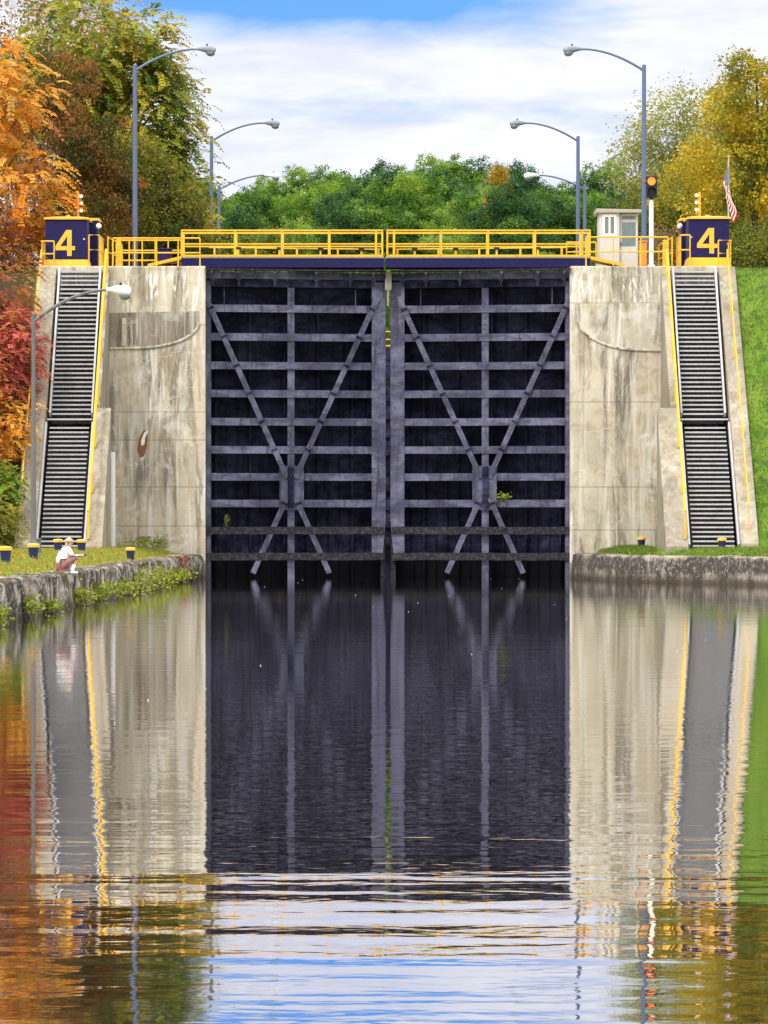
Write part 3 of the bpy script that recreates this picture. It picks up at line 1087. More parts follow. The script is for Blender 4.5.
# ------------------------------------------------------------------ flag
def flag():
    Y = 14.
    x = PX(728.5, Y)
    zb, zt = 11.6, PZ(158, Y)
    t = thing('flagpole', 'pole with a limp red, white and blue striped flag behind the right cabin', 'flag', (x, Y, zb))
    MB().tube([(x, Y, zb), (x, Y, zt)], [.05, .03], 8).build('pole', M['steel'], t, True)
    MB().lathe([(.01, -.05), (.06, 0), (.01, .06)], (x, Y, zt + .05), 10).build('finial', M['gold'], t, True)
    nu, nv = 60, 40
    vs, fs, uv = [], [], []
    for i in range(nu + 1):
        u = i / nu
        for j in range(nv + 1):
            v = j / nv
            ph = u * 9 + v * 2.0
            A = min(1., u * 2.2)
            xx = x + .02 * u + A * (v - .42) * .62 * (1 - .25 * u) + .05 * u * math.sin(ph)
            yy = Y - .07 - .10 * math.sin(ph + .4) * A
            zz = PZ(166, Y) - 1.35 * v - 1.20 * u * (1 - .15 * v)
            vs.append((xx, yy, zz))
            uv.append((u, 1 - v))
    for i in range(nu):
        for j in range(nv):
            a = i * (nv + 1) + j
            fs.append((a, a + 1, a + nv + 2, a + nv + 1))
    b = MB()
    b.v, b.f = vs, fs
    tm = NT('flag_cloth')
    a = tm.n('Attribute', attribute_name='flaguv').outputs['Vector']
    sx, sy, sz = tm.n('SeparateXYZ', {0: a}).outputs
    st = tm.math('GREATER_THAN', tm.math('FRACT', tm.math('MULTIPLY', sy, 6.5)), .5)
    c = tm.mix(st, (.55, .015, .03), (.85, .83, .82))
    can = tm.math('MULTIPLY', tm.math('LESS_THAN', sx, .4), tm.math('GREATER_THAN', sy, .4615))
    vor = tm.n('TexVoronoi', {'Vector': tm.n('Mapping', {'Vector': a, 'Scale': (27., 16., 1.)}).outputs[0], 'Scale': 1., 'Randomness': 0.}).outputs[0]
    blue = tm.mix(tm.math('LESS_THAN', vor, .27), (.025, .03, .13), (.75, .75, .75))
    mm = tm.finish(tm.mix(can, c, blue), .8)
    o = b.build('flag_cloth', mm, t, True)
    at = o.data.attributes.new('flaguv', 'FLOAT_VECTOR', 'POINT')
    at.data.foreach_set('vector', np.array([(p[0], p[1], 0) for p in uv], dtype=np.float32).ravel())


flag()


# ------------------------------------------------------------------ street lamps
def lamp(label, loc, H, arm, rise, mats, r=.10, group=None):
    t = thing('street_lamp', label, 'street lamp', loc, group)
    x, y, z = loc
    pm, hm = mats
    MB().lathe([(r * 2.1, 0), (r * 2.1, .32), (r * 1.5, .4), (r * 1.15, .55)], (x, y, z), 12).build('base', pm, t, True)
    MB().tube([(x, y, z + .5), (x, y, z + H)], [r, r * .75], 12).build('pole', pm, t, True)
    MB().lathe([(r * .8, 0), (r * .8, .05), (.02, .09)], (x, y, z + H), 10).build('cap', pm, t, True)
    pts = []
    for k in range(13):
        f = k / 12
        pts.append((x + arm * .80 * f, y, z + H - .18 + rise * (1 - (1 - f) ** 1.9)))
    MB().tube(pts, [.055 - .015 * k / 12 for k in range(13)], 8).build('arm', pm, t, True)
    x0, z0 = pts[-1][0], pts[-1][2]
    L = arm * .25
    hd = MB().tube([(x0 - .05, y, z0), (x0 + L * .12, y, z0 + .01), (x0 + L * .35, y, z0 + .01), (x0 + L * .7, y, z0 - .02), (x0 + L * .95, y, z0 - .06), (x0 + L, y, z0 - .08)],
                   [.05, .07, .12, .17, .13, .03], 12)
    h = hd.build('lamp_head', hm, t, True)
    MB().tube([(x0 + L * .50, y, z0 - .12), (x0 + L * .62, y, z0 - .14), (x0 + L * .78, y, z0 - .165), (x0 + L * .9, y, z0 - .145), (x0 + L * .95, y, z0 - .10)],
              [.06, .13, .14, .10, .02], 10).build('lens', M['glass'], h, True)
    MB().lathe([(.035, 0), (.035, .07), (.01, .09)], (x0 + L * .55, y, z0 + .13), 8).build('photocell', M['black'], h, True)
    return t


LB = (M['lampblue'], M['lamphead'])
LW = (M['lampblue'], M['white'])
l1 = lamp('tall blue-grey street lamp rising behind the left pier railing, nearest of its row', (PX(135, 12), 12, 11.6), 9.0, 3.12, .88, LB, .11)
l2 = copy_tree(l1, None, 'blue-grey street lamp above the left end of the footbridge, second in its row')
l2.location = (PX(211.5, 42), 42, 11.6)
l3 = lamp('farthest left street lamp with a pale head, against the far wood', (PX(219, 70), 70, 11.6), 9.0, 3.2, .8, LW, .11)
r1 = copy_tree(l1, None, 'tall blue-grey street lamp behind the white booth, nearest of the right row')
r1.location = (PX(644, 12), 12, 11.6)
r1.rotation_euler = (0, 0, math.pi)
r2 = copy_tree(l1, None, 'blue-grey street lamp left of the booth, second in the right row')
r2.location = (PX(578, 42), 42, 11.6)
r2.rotation_euler = (0, 0, math.pi)
r3 = copy_tree(l3, None, 'farthest right street lamp with a pale head, just behind the second')
r3.location = (PX(584.8, 70), 70, 11.6)
r3.rotation_euler = (0, 0, math.pi)
for o in (l1, l2, l3, r1, r2, r3):
    o['group'] = 'street lamps along the lock'
lamp('grey street lamp with a white head on the left lawn, before the staircase', (PX(33.5, -35), -35, 1.1), 6.95, 2.68, .92, (M['lampgrey'], M['white']), .075)
t = thing('utility_box', 'dark grey box at the foot of the street lamp on the left lawn', 'box', (PX(35.5, -34), -34, 1.05))
xa, xb = PX(30, -34), PX(41.5, -34)
MB().prism([(xa, 1.0), (xb, 1.0), (xb - .04, PZ(540, -34)), (xa + .07, PZ(540, -34))], -34.0, -33.75).build('body', M['lampgrey'], t, bevel=.02)
MB().box(xa + .06, xb - .02, -34.03, -33.72, PZ(540, -34) + .001, PZ(539, -34) + .02).build('lid', M['lampgrey'], t, bevel=.01)


# ------------------------------------------------------------------ bollards
def bollard(loc, label):
    x, y, z = loc
    t = thing('mooring_bollard', label, 'bollard', loc, 'navy and yellow mooring bollards')
    MB().lathe([(.105, -.05), (.11, .05), (.14, .30)], loc, 16).build('post', M['rope'], t, True)
    MB().lathe([(.142, .302), (.165, .31), (.165, .37), (.13, .405), (.02, .415)], loc, 16).build('cap', M['gold'], t, True)
    return t


bspots = [(5.5, -52, 'at the left edge of the left lawn'), (33.5, -44, 'in front of the grey street lamp foot'), (58, -21, 'half hidden behind the crouching person'),
          (81.5, -23, 'right behind the crouching person, before the left stairs'), (130.5, -21, 'by the foot of the left pier'),
          (641.5, -3.5, 'at the foot of the right pier'), (722, -11.5, 'before the foot of the right stairs')]
b0 = None
for px, Y, lab in bspots:
    x = PX(px, Y)
    lab = 'navy bollard with yellow cap ' + lab
    z = ground_z(x, Y)
    if b0 is None:
        b0 = bollard((x, Y, z), lab)
    else:
        c = copy_tree(b0, None, lab)
        c.location = (x, Y, z)


# ------------------------------------------------------------------ the crouching person
def skin_mesh(verts, edges, radii, root=0, sub=2):
    me = bpy.data.meshes.new('tmp')
    me.from_pydata(verts, edges, [])
    o = bpy.data.objects.new('tmp', me)
    COL.objects.link(o)
    o.modifiers.new('s', 'SKIN')
    sv = me.skin_vertices[0].data
    for i, r in enumerate(radii):
        rr = r if isinstance(r, tuple) else (r, r)
        sv[i].radius = rr
        sv[i].use_root = (i == root)
    ss = o.modifiers.new('ss', 'SUBSURF')
    ss.levels = sub
    ss.render_levels = sub
    dg = bpy.context.evaluated_depsgraph_get()
    dg.update()
    out = bpy.data.meshes.new_from_object(o.evaluated_get(dg))
    bpy.data.objects.remove(o)
    bpy.data.meshes.remove(me)
    out.polygons.foreach_set('use_smooth', [True] * len(out.polygons))
    return out


def person():
    Y0 = -56.
    bx, by, bz = PX(66, Y0), Y0, .875
    K = .88
    t = thing('person', 'person in white top crouching at the edge of the left canal wall', 'person', (bx, by, bz))

    def L(p):       # local metres (x to the water, y into the picture, z up) -> world
        return (bx + p[0] * K, by + p[1] * K, bz + p[2] * K)

    def put(name, verts, edges, radii, mat, root=0, parent=t):
        me = skin_mesh([L(p) for p in verts], edges, [(r[0] * K, r[1] * K) if isinstance(r, tuple) else r * K for r in radii], root)
        me.materials.append(mat)
        return link(me, name, parent)
    V, E, Rr = [], [], []

    def chain(start, pts):
        prev = start
        for p, r in pts:
            V.append(p)
            Rr.append(r)
            E.append((prev, len(V) - 1))
            prev = len(V) - 1
        return prev
    V.append((-.13, 0, .27)); Rr.append((.13, .15))            # pelvis
    ch = chain(0, [((-.10, 0, .42), (.11, .13)), ((-.03, 0, .58), (.12, .15)), ((.03, 0, .67), (.08, .10))])
    nk = chain(ch, [((.06, 0, .73), .05), ((.09, 0, .78), .055), ((.115, 0, .84), .085), ((.115, 0, .90), .09), ((.105, 0, .945), .06)])
    chain(nk - 2, [((.20, 0, .825), .016)])                       # nose
    hands = []
    for s in (-1, 1):
        hip = chain(0, [((-.10, s * .10, .25), .085), ((.10, s * .13, .37), .07), ((.27, s * .13, .44), .06)])
        kn = chain(hip, [((.22, s * .13, .30), .055), ((.15, s * .125, .12), .04), ((.13, s * .125, .05), .042)])
        chain(kn, [((.22, s * .13, .03), .033), ((.29, s * .13, .025), .025)])
        sh = chain(ch, [((.03, s * .15, .645), .06), ((.12, s * .19, .52), .045), ((.20, s * .15, .42 + .04), .037)])
        wr = chain(sh, [((.31, s * .09, .485), .03), ((.40, s * .05, .50), .024), ((.45, s * .045, .50), .03)])
        hands.append(wr)
        for k in range(4):
            z = .525 - k * .018
            ln = (.95, 1.05, 1., .8)[k]
            chain(wr, [((.485, s * (.045 - .004), z), .0095), ((.485 + .035 * ln, s * .03, z - .004), .009), ((.485 + .045 * ln, s * .008, z - .006), .008)])
        chain(wr, [((.455, s * .025, .53), .011), ((.475, s * .008, .54), .009)])
    body = put('body', V, E, Rr, SKINC)
    # eyes and mouth
    for s in (-1, 1):
        MB().lathe([(.003, -.01), (.011, 0), (.003, .01)], L((.192, s * .034, .862)), 8).build('eye', M['black'], t, True)
    MB().box(*[c for a in zip(L((.185, -.022, .79)), L((.197, .022, .797))) for c in a]).build('mouth', CLOTHB, t)
    # clothes
    v = [(-.16, 0, .22), (-.10, 0, .43), (-.03, 0, .58), (.03, 0, .66), (.055, 0, .705)]
    e = [(0, 1), (1, 2), (2, 3), (3, 4)]
    r = [(.165, .185), (.15, .17), (.15, .18), (.11, .13), (.065, .075)]
    for s in (-1, 1):
        k = len(v)
        v += [(.03, s * .15, .645), (.10, s * .185, .55), (.135, s * .185, .50)]
        e += [(3, k), (k, k + 1), (k + 1, k + 2)]
        r += [.085, .065, .065]
    put('white_top', v, e, r, CLOTHW)
    for s in (-1, 1):
        put('striped_sleeve', [(.135, s * .185, .50), (.20, s * .15, .46), (.30, s * .095, .482), (.38, s * .057, .497)], [(0, 1), (1, 2), (2, 3)], [.055, .05, .042, .034], STRIPE)
    v, e, r = [(-.13, 0, .27)], [], [(.155, .17)]
    for s in (-1, 1):
        k = len(v)
        v += [(-.10, s * .10, .25), (.10, s * .13, .37), (.275, s * .13, .445), (.235, s * .13, .33)]
        e += [(0, k), (k, k + 1), (k + 1, k + 2), (k + 2, k + 3)]
        r += [.105, .09, .078, .068]
    put('trousers', v, e, r, CLOTHB)
    for s in (-1, 1):
        put('sock', [(.205, s * .13, .27), (.15, s * .125, .13), (.13, s * .125, .07)], [(0, 1), (1, 2)], [.064, .052, .05], CLOTHW)
        sh = put('shoe', [(.09, s * .125, .045), (.15, s * .128, .05), (.24, s * .13, .036), (.31, s * .13, .03)], [(0, 1), (1, 2), (2, 3)], [(.04, .042), (.05, .05), (.038, .045), (.026, .034)], CLOTHW)
        MB().box(*[c for a in zip(L((.05, s * .13 - .045, -.005)), L((.335, s * .13 + .045, .014))) for c in a]).build('sole', M['black'], sh)
    put('hair', [(.075, 0, .80), (.075, 0, .88), (.10, 0, .935), (.15, 0, .93), (.03, 0, .80), (.01, 0, .74)], [(0, 1), (1, 2), (2, 3), (0, 4), (4, 5)], [.08, .105, .085, .05, .06, .035], HAIRM)
    for o in list(t.children):
        pass
    t.rotation_euler = (0, 0, R(18))
    # the small camera held in both hands
    c = thing('camera', 'small dark camera held by the crouching person', 'camera', (bx, by, bz))
    MB().box(*[q for a in zip(L((.48, -.05, .475)), L((.52, .05, .54))) for q in a]).build('body', M['black'], c, bevel=.006)
    MB().tube([L((.52, 0, .507)), L((.56, 0, .507))], .022, 12).build('lens', M['black'], c, True)
    c.rotation_euler = (0, 0, R(18))


person()


# ------------------------------------------------------------------ foliage
def np_mesh(name, verts, nper, cols, mat, parent):
    """quads/tris given as consecutive groups of nper vertices, one colour per face"""
    nv = len(verts)
    nf = nv // nper
    me = bpy.data.meshes.new(name)
    me.vertices.add(nv)
    me.vertices.foreach_set('co', verts.astype(np.float32).ravel())
    me.loops.add(nv)
    me.loops.foreach_set('vertex_index', np.arange(nv, dtype=np.int32))
    me.polygons.add(nf)
    me.polygons.foreach_set('loop_start', np.arange(0, nv, nper, dtype=np.int32))
    me.update(calc_edges=True)
    at = me.attributes.new('leafcol', 'FLOAT_COLOR', 'POINT')
    c4 = np.ones((nv, 4), np.float32)
    c4[:, :3] = np.repeat(cols, nper, axis=0)
    at.data.foreach_set('color', c4.ravel())
    me.materials.append(mat)
    me.validate()
    return link(me, name, parent)


def unit(a):
    return a / np.maximum(np.linalg.norm(a, axis=-1, keepdims=True), 1e-9)


def leaf_quads(c, size, droop=.3, outward=None, aspect=.55):
    n = len(c)
    a = RNG.normal(size=(n, 3))
    a[:, 2] = a[:, 2] * .6 - droop
    if outward is not None:
        a += outward * .5
    a = unit(a)
    b = unit(np.cross(a, RNG.normal(size=(n, 3))))
    s = (size * RNG.uniform(.65, 1.35, n))[:, None]
    A, B = a * s * .5, b * s * .5 * aspect
    q = np.stack([c - A, c + B - A * .1, c + A, c - B - A * .1], 1)
    return q.reshape(-1, 3)


def fronds(start, d, L, droop, nl=7, wid=.32):
    """compound drooping leaves: pairs of leaflets along an arching stalk"""
    n = len(start)
    out = []
    d = unit(d)
    side = unit(np.cross(d, np.tile([[0, 0, 1.]], (n, 1))) + 1e-6)
    for k in range(nl):
        f = (k + .7) / nl
        base = start + d * (L * f)[:, None]
        base = base + np.array([[0, 0, -1.]]) * (droop * L * f * f)[:, None]
        dd = unit(d + np.array([[0, 0, -1.]]) * (2 * droop * f))
        ll = (L * wid * (1 - .45 * f) * RNG.uniform(.8, 1.2, n))[:, None]
        for s in (-1, 1):
            ax = unit(side * s + dd * .55 + np.array([[0, 0, -.35]]) + RNG.normal(size=(n, 3)) * .15)
            bx = unit(np.cross(ax, np.cross(dd, side) + RNG.normal(size=(n, 3)) * .25)) * (L / nl * .52)[:, None]
            out.append(np.stack([base, base + ax * ll * .45 + bx, base + ax * ll, base + ax * ll * .45 - bx], 1))
    q = np.stack(out, 1)       # n, leaflets, 4, 3
    return q.reshape(-1, 3), q.shape[1]


def pal_cols(pal, n, jit=.12):
    pal = np.array(pal, float)
    i = RNG.integers(0, len(pal), n)
    j = RNG.integers(0, len(pal), n)
    f = RNG.uniform(0, .6, n)[:, None]
    c = pal[i] * (1 - f) + pal[j] * f
    return np.clip(c * RNG.uniform(1 - jit * 2, 1 + jit * 2, (n, 1)), 0, 1)


def crown_points(lobes, n, inner=.45):
    lob = np.array([l[:6] for l in lobes], float)
    vol = lob[:, 3] * lob[:, 4] * lob[:, 5]
    i = RNG.choice(len(lob), n, p=vol ** .8 / (vol ** .8).sum())
    d = unit(RNG.normal(size=(n, 3)))
    r = inner + (1.04 - inner) * RNG.uniform(0, 1, n) ** .6
    bump = 1 + .16 * np.sin(d[:, 0] * 6 + i * 2.1) * np.cos(d[:, 2] * 5 + i) + .12 * np.sin(d[:, 1] * 9 + d[:, 2] * 7)
    p = lob[i, :3] + d * lob[i, 3:6] * (r * bump)[:, None]
    return p, d, i


def tree(name, label, base, H, lobes, pal, leaf, nclump, perclump, clump_r=.5, mode='leaf', trunk_r=.18, bk='bark', mat='leaf',
         lean=(0, 0), group=None, gap=.0, lobecol=True, nbranch=16, cat='tree', inner=.45, droop=.3, link_root=True):
    """lobes are (dx, dy, dz, rx, ry, rz) from the base"""
    t = thing(name, label, cat, base, group)
    b0 = np.array(base, float)
    lobes = [(base[0] + l[0], base[1] + l[1], base[2] + l[2], l[3], l[4], l[5]) for l in lobes]
    cp, cd, ci = crown_points(lobes, nclump, inner)
    if gap:
        nz = np.array([mnoise.noise(Vector(p * .55)) for p in cp])
        keep = nz > np.quantile(nz, gap)
        cp, cd, ci = cp[keep], cd[keep], ci[keep]
    # keep foliage above the ground
    cp[:, 2] = np.maximum(cp[:, 2], base[2] + .2)
    shift = RNG.uniform(0, 50)
    n = len(cp)
    pal_a = np.array(pal, float)
    lobe_tone = RNG.normal(size=len(lobes)) * .22
    # clump colour follows a slow variation through the crown, so light and dark clumps gather
    nz = np.array([mnoise.noise(Vector(p * .62 + shift)) for p in cp]) * 1.15 + RNG.normal(size=n) * .16 + lobe_tone[ci]
    f = np.clip((nz + .6) / 1.2, 0, .999) * (len(pal) - 1)
    lo = f.astype(int)
    fr = (f - lo)[:, None]
    cc = pal_a[lo] * (1 - fr) + pal_a[np.minimum(lo + 1, len(pal) - 1)] * fr
    if mode == 'leaf':
        leaf *= .66
        perclump = int(perclump * 2.1)
        c = np.repeat(cp, perclump, 0) + RNG.normal(size=(n * perclump, 3)) * np.array([clump_r, clump_r, clump_r * .75]) * .5
        q = leaf_quads(c, leaf, droop, np.repeat(cd, perclump, 0))
        cols = np.repeat(cc, perclump, 0) * RNG.uniform(.8, 1.2, (n * perclump, 1))
    else:
        st = np.repeat(cp, perclump, 0) + RNG.normal(size=(n * perclump, 3)) * clump_r * .35
        d = np.repeat(cd, perclump, 0) + RNG.normal(size=(n * perclump, 3)) * .65
        d[:, 2] = d[:, 2] * .5 + .1
        q, k = fronds(st, d, leaf * RNG.uniform(.7, 1.3, n * perclump), droop, 7)
        cols = np.repeat(np.repeat(cc, perclump, 0) * RNG.uniform(.75, 1.25, (n * perclump, 1)), k, 0)
        cols = cols * RNG.uniform(.88, 1.12, (len(cols), 1))
    np_mesh('crown', q, 4, np.clip(cols, 0, 1), M[mat], t)
    # trunk and limbs
    mb = MB()
    top = Vector((base[0] + lean[0], base[1] + lean[1], base[2] + H * .86))
    bb = Vector(base)
    bb.z -= .3
    axis = []
    for k in range(9):
        f = k / 8
        p = bb.lerp(top, f) + Vector((math.sin(f * 5 + base[0]) * .12 * H * .04, math.cos(f * 4 + base[1]) * .1 * H * .04, 0)) * min(1, f * 3)
        axis.append(p)
    mb.tube(axis, [trunk_r * (1.25 if k == 0 else 1) * (1 - .85 * k / 8) + .012 for k in range(9)], 8)
    pick = RNG.choice(n, min(nbranch, n), replace=False)
    for k in pick:
        e = Vector(cp[k])
        hz = min(max((e.z - base[2]) / H - .18 - .12 * random.random(), .12), .8)
        s = bb.lerp(top, hz)
        m1 = s.lerp(e, .5) + Vector((0, 0, .06 * (e - s).length))
        rr = trunk_r * (1 - .8 * hz) * .5
        mb.tube([s, m1, e], [rr, rr * .6, .012], 5)
    mb.build('trunk', M[bk], t, True)
    return t


ORANGE = [(.33, .13, .03), (.52, .20, .025), (.66, .30, .04), (.72, .38, .06), (.50, .32, .05), (.60, .22, .02)]
RED = [(.14, .05, .025), (.30, .05, .035), (.42, .09, .05), (.42, .19, .05), (.22, .16, .03), (.34, .06, .05)]
PINK = [(0.408, 0.06, 0.066), (0.54, 0.12, 0.108), (0.36, 0.144, 0.048), (0.6, 0.228, 0.06)]
GOLD = [(.24, .16, .03), (.40, .24, .02), (.52, .30, .025), (.33, .24, .03)]
OLIVE = [(0.072, 0.098, 0.016), (0.156, 0.169, 0.023), (0.26, 0.234, 0.029), (0.351, 0.299, 0.033)]
LOCUST = [(0.068, 0.112, 0.015), (0.15, 0.21, 0.021), (0.3, 0.3, 0.027), (0.48, 0.36, 0.03), (0.195, 0.24, 0.027)]
CEDAR = [(.030, .040, .010), (.09, .08, .016), (.20, .085, .02), (.29, .11, .03), (.15, .12, .018), (.05, .065, .012)]
DARKG = [(0.035, 0.061, 0.013), (0.08, 0.112, 0.019), (0.136, 0.152, 0.022), (0.192, 0.16, 0.026)]
FARG = [(.026, .080, .014), (.075, .175, .018), (.14, .26, .025), (.22, .34, .035)]
FARP = [(.08, .17, .03), (.16, .27, .04), (.25, .36, .06), (.32, .40, .09)]
FARD = [(.018, .06, .022), (.038, .11, .030), (.07, .165, .034), (.11, .21, .036)]
YELG = [(.14, .15, .018), (.29, .27, .024), (.48, .37, .03), (.58, .39, .03), (.38, .29, .022)]
PALE = [(0.221, 0.247, 0.078), (0.338, 0.338, 0.104), (0.442, 0.403, 0.143)]
GREEN = [(.05, .11, .012), (.10, .19, .02), (.17, .26, .03)]

GB = 11.55
# --- left side, near to far
tree('orange_tree', 'bright orange compound-leaved tree at the left edge, behind the left cabin', (-15.6, 6, GB), 8.6,
     [(0, 0, 5.6, 3.2, 2.4, 2.8), (.6, 0, 8.0, 1.9, 1.8, 1.6), (1.3, -.6, 3.6, 2.2, 1.8, 1.7), (-.3, 0, 7.0, 2.2, 2, 1.7), (.8, -.4, 2.0, 1.7, 1.6, 1.3)], ORANGE, .75, 330, 4, .6, 'frond', .16, gap=.12, droop=.55, nbranch=22)
for lab, px, py, Y, rx, rz, pal, nm in (
        ('crimson sumac bush at the left edge, beside the top of the left stairs', 14, 292, -3.5, 1.5, 1.5, RED, 'sumac_bush'),
        ('rosy pink sumac bush overhanging the upper left staircase', 30, 345, -5.0, 1.0, 1.2, PINK, 'sumac_bush'),
        ('dark red sumac bush at the left edge, below the crimson one', 6, 380, -6.0, 1.4, 1.4, RED, 'sumac_bush'),
        ('orange and yellow bush at the left edge beside the stair landing', 12, 425, -7.4, 1.2, 1.2, ORANGE, 'autumn_bush'),
        ('bright green leafy bush by the lower left staircase', 17, 487, -9.6, .85, .6, GREEN, 'green_bush'),
        ('olive green bush at the left edge behind the lawn', 2, 520, -12.5, 1.1, 1.3, OLIVE, 'olive_bush')):
    x, z = PX(px, Y) - .45, PZ(py, Y)
    if x > -13.6 and nm != 'green_bush':
        pass
    zb = ground_z(x - .6, Y)
    h = z - zb
    tree(nm, lab, (x - .6, Y, zb), max(1.2, h + rz * .8), [(0.5, 0, h, rx, rx * .8, rz), (-.6, 0, h * .75, rx, rx, rz), (.1, .2, max(.5, h - rz), rx * .8, rx * .8, rz * .8)], pal, .42, 330, 4, .42, 'frond', .05, gap=.05, droop=.5, cat='bush', nbranch=12)
tree('autumn_bush', 'red-brown bush behind the small railing of the left cabin', (-15.2, .8, GB), 3.0,
     [(0, 0, 1.2, 1.7, 1.2, 1.3), (-1, 0, 2.0, 1.4, 1.2, 1.2)], [(.10, .03, .02), (.22, .06, .02), (.34, .14, .03)], .34, 260, 4, .4, 'frond', .06, cat='bush', nbranch=10)
def lumps(core, n, r, seed):
    """extra small lobes set round the larger ones, for an uneven outline"""
    g = random.Random(seed)
    out = list(core)
    for k in range(n):
        c = core[k % len(core)]
        a, b = g.uniform(0, 6.28), g.uniform(-.7, 1.2)
        q = r * g.uniform(.6, 1.3)
        out.append((c[0] + math.cos(a) * math.cos(b) * c[3] * .9, c[1] + math.sin(a) * math.cos(b) * c[4] * .9, c[2] + math.sin(b) * c[5] * .9, q, q, q * .85))
    return out


tree('cedar_tree', 'dense brown and dark green cedar behind the left cabin', (PX(62, 16), 16, GB), 10.6,
     lumps([(0, 0, 8.4, 1.3, 1.3, 1.6), (-.2, 0, 6.0, 2.1, 2.0, 2.0), (.5, 0, 3.4, 2.6, 2.2, 2.1), (-.9, 0, 1.6, 2.5, 2.2, 1.6), (1.5, 0, 5.0, 1.3, 1.4, 2.3)], 34, .75, 3), CEDAR, .20, 1500, 15, .42, 'leaf', .22, gap=.04, droop=.9, inner=.74)
tree('ivy_tree', 'dark green vine-covered tree behind the nearest left street lamp', (PX(128, 22), 22, GB), 7.8,
     lumps([(0, 0, 4.2, 2.1, 2.0, 2.9), (1.6, 0, 2.6, 1.8, 1.7, 2.4), (-1.7, 0, 4.4, 1.6, 1.6, 3.1), (.8, 0, 1.0, 2.8, 2, 1.3)], 34, .8, 5), DARKG + [(.20, .20, .02), (.28, .24, .025)], .24, 1500, 14, .42, 'leaf', .2, gap=.04, droop=.9, inner=.74)
tree('locust_tree', 'tall feathery yellow-green locust tree leaning over the left pier', (PX(100, 28), 28, GB), 13.8,
     [(-.2, 0, 11.6, 3.4, 2.6, 2.6), (2.0, -.5, 11.6, 1.5, 1.6, 1.9), (2.0, 0, 8.8, 2.2, 2, 2.0), (-1.8, 0, 9.0, 2.4, 2.2, 2.6), (3.6, -.5, 7.3, 1.0, 1.0, 1.0), (1.0, 0, 6.2, 3.0, 2.2, 2.0), (3.3, 0, 4.3, 1.6, 1.5, 1.9), (1.2, 1.5, 9.0, 3.0, 1.6, 3.2)],
     LOCUST, .72, 1150, 5, .9, 'frond', .2, 'bark_grey', gap=.08, droop=.55, nbranch=40)
tree('yellow_bush', 'small bright yellow-green tree at the left end of the footbridge', (PX(190, 25), 25, GB), 4.6,
     [(0, 0, 2.9, .9, .9, 1.2), (.3, 0, 1.6, 1.0, 1, 1.2), (-.7, 0, 2.0, .9, 1, 1.4)], [(.13, .15, .02), (.28, .25, .025), (.42, .33, .03)], .24, 420, 18, .6, 'leaf', .1, droop=.5)
tree('autumn_tree', 'tall golden brown tree at the top left, behind the birches', (PX(20, 44), 44, GB), 17.,
     [(0, 0, 14.5, 4.0, 3, 3.6), (3.2, 0, 13.5, 3.0, 2.5, 3.0), (-2, 0, 11, 3.5, 3, 3.4), (1.5, 0, 10.4, 3.0, 2.4, 2.4)], [(.16, .08, .018), (.30, .16, .02), (.42, .22, .025), (.26, .19, .03)], .30, 800, 16, 1.0, 'leaf', .25, gap=.25)
# birches: bare pale stems
for px, lab, top, ln in ((9, 'slim bare birch nearest the left edge, pale trunk', -12, .3), (17, 'pale bare birch with a forked top, second from the left edge', -18, -.4),
                         (34, 'straight white birch, thickest of the bare ones top left', -22, .1), (52, 'white bare birch with spread twigs, rightmost of the birches', -10, .3)):
    Y = 30
    x = PX(px, Y)
    t = thing('birch_tree', lab, 'tree', (x, Y, GB), 'bare birches at the top left')
    zt = PZ(top, Y)
    mb = MB().tube([(x - ln, Y, GB - .3), (x - ln * .6, Y, GB + 4), (x + .05, Y, GB + 8), (x + ln * .4, Y + .1, zt)], [.11, .09, .07, .015], 7)
    mb.build('trunk', M['birch'], t, True)
    tw = MB()
    for k in range(11):
        z = GB + 5 + k * .75
        s = 1 if k % 2 else -1
        a = (x + random.uniform(-.05, .05), Y, z)
        l = random.uniform(.6, 1.3)
        tw.tube([a, (a[0] + s * l * .35, Y + random.uniform(-.3, .3), z + l * .8), (a[0] + s * l * .5, Y + random.uniform(-.5, .5), z + l * 1.6)], [.03, .018, .006], 5)
    tw.build('crown', M['birch'], t, True)

# --- right side
tree('yellow_tree', 'large golden yellow tree at the right edge behind the flag', (PX(756, 26), 26, GB), 11.8,
     lumps([(.2, 0, 8.6, 2.2, 2.0, 2.4), (-1.4, 0, 6.2, 2.0, 1.9, 2.0), (1.4, 0, 6.0, 2.2, 1.9, 2.6), (-.4, 0, 3.4, 2.7, 2.0, 2.2), (1.6, 0, 10.0, 1.3, 1.3, 1.3), (.2, 0, 1.3, 3.0, 2, 1.3)], 40, .75, 7),
     YELG, .25, 1400, 14, .45, 'leaf', .22, gap=.05, inner=.7)
tree('olive_tree', 'olive yellow bushy tree between the signal mast and right cabin', (PX(690, 34), 34, GB), 8.0,
     lumps([(0, 0, 4.8, 1.9, 1.8, 2.4), (-1.1, 0, 3.2, 1.6, 1.5, 2.0), (1.3, 0, 4.0, 1.8, 1.7, 3.0), (.2, 0, 1.6, 2.4, 1.7, 1.5)], 34, .7, 9), [(.10, .13, .016), (.22, .22, .024), (.36, .31, .03), (.44, .31, .05)], .24, 1300, 14, .42, 'leaf', .16, gap=.05, inner=.72)
tree('pale_tree', 'thin pale green loose tree rising above the olive tree, right side', (PX(676, 46), 46, GB), 12.,
     [(0, 0, 9.6, 2.4, 1.6, 1.9), (-1.4, 0, 8.0, 1.6, 1.4, 1.4), (1.4, 0, 10.2, 1.8, 1.4, 1.8), (.4, 0, 7.0, 2.0, 1.6, 1.8)], PALE, .26, 620, 14, .9, 'leaf', .1, 'bark_grey', gap=.2, nbranch=30)
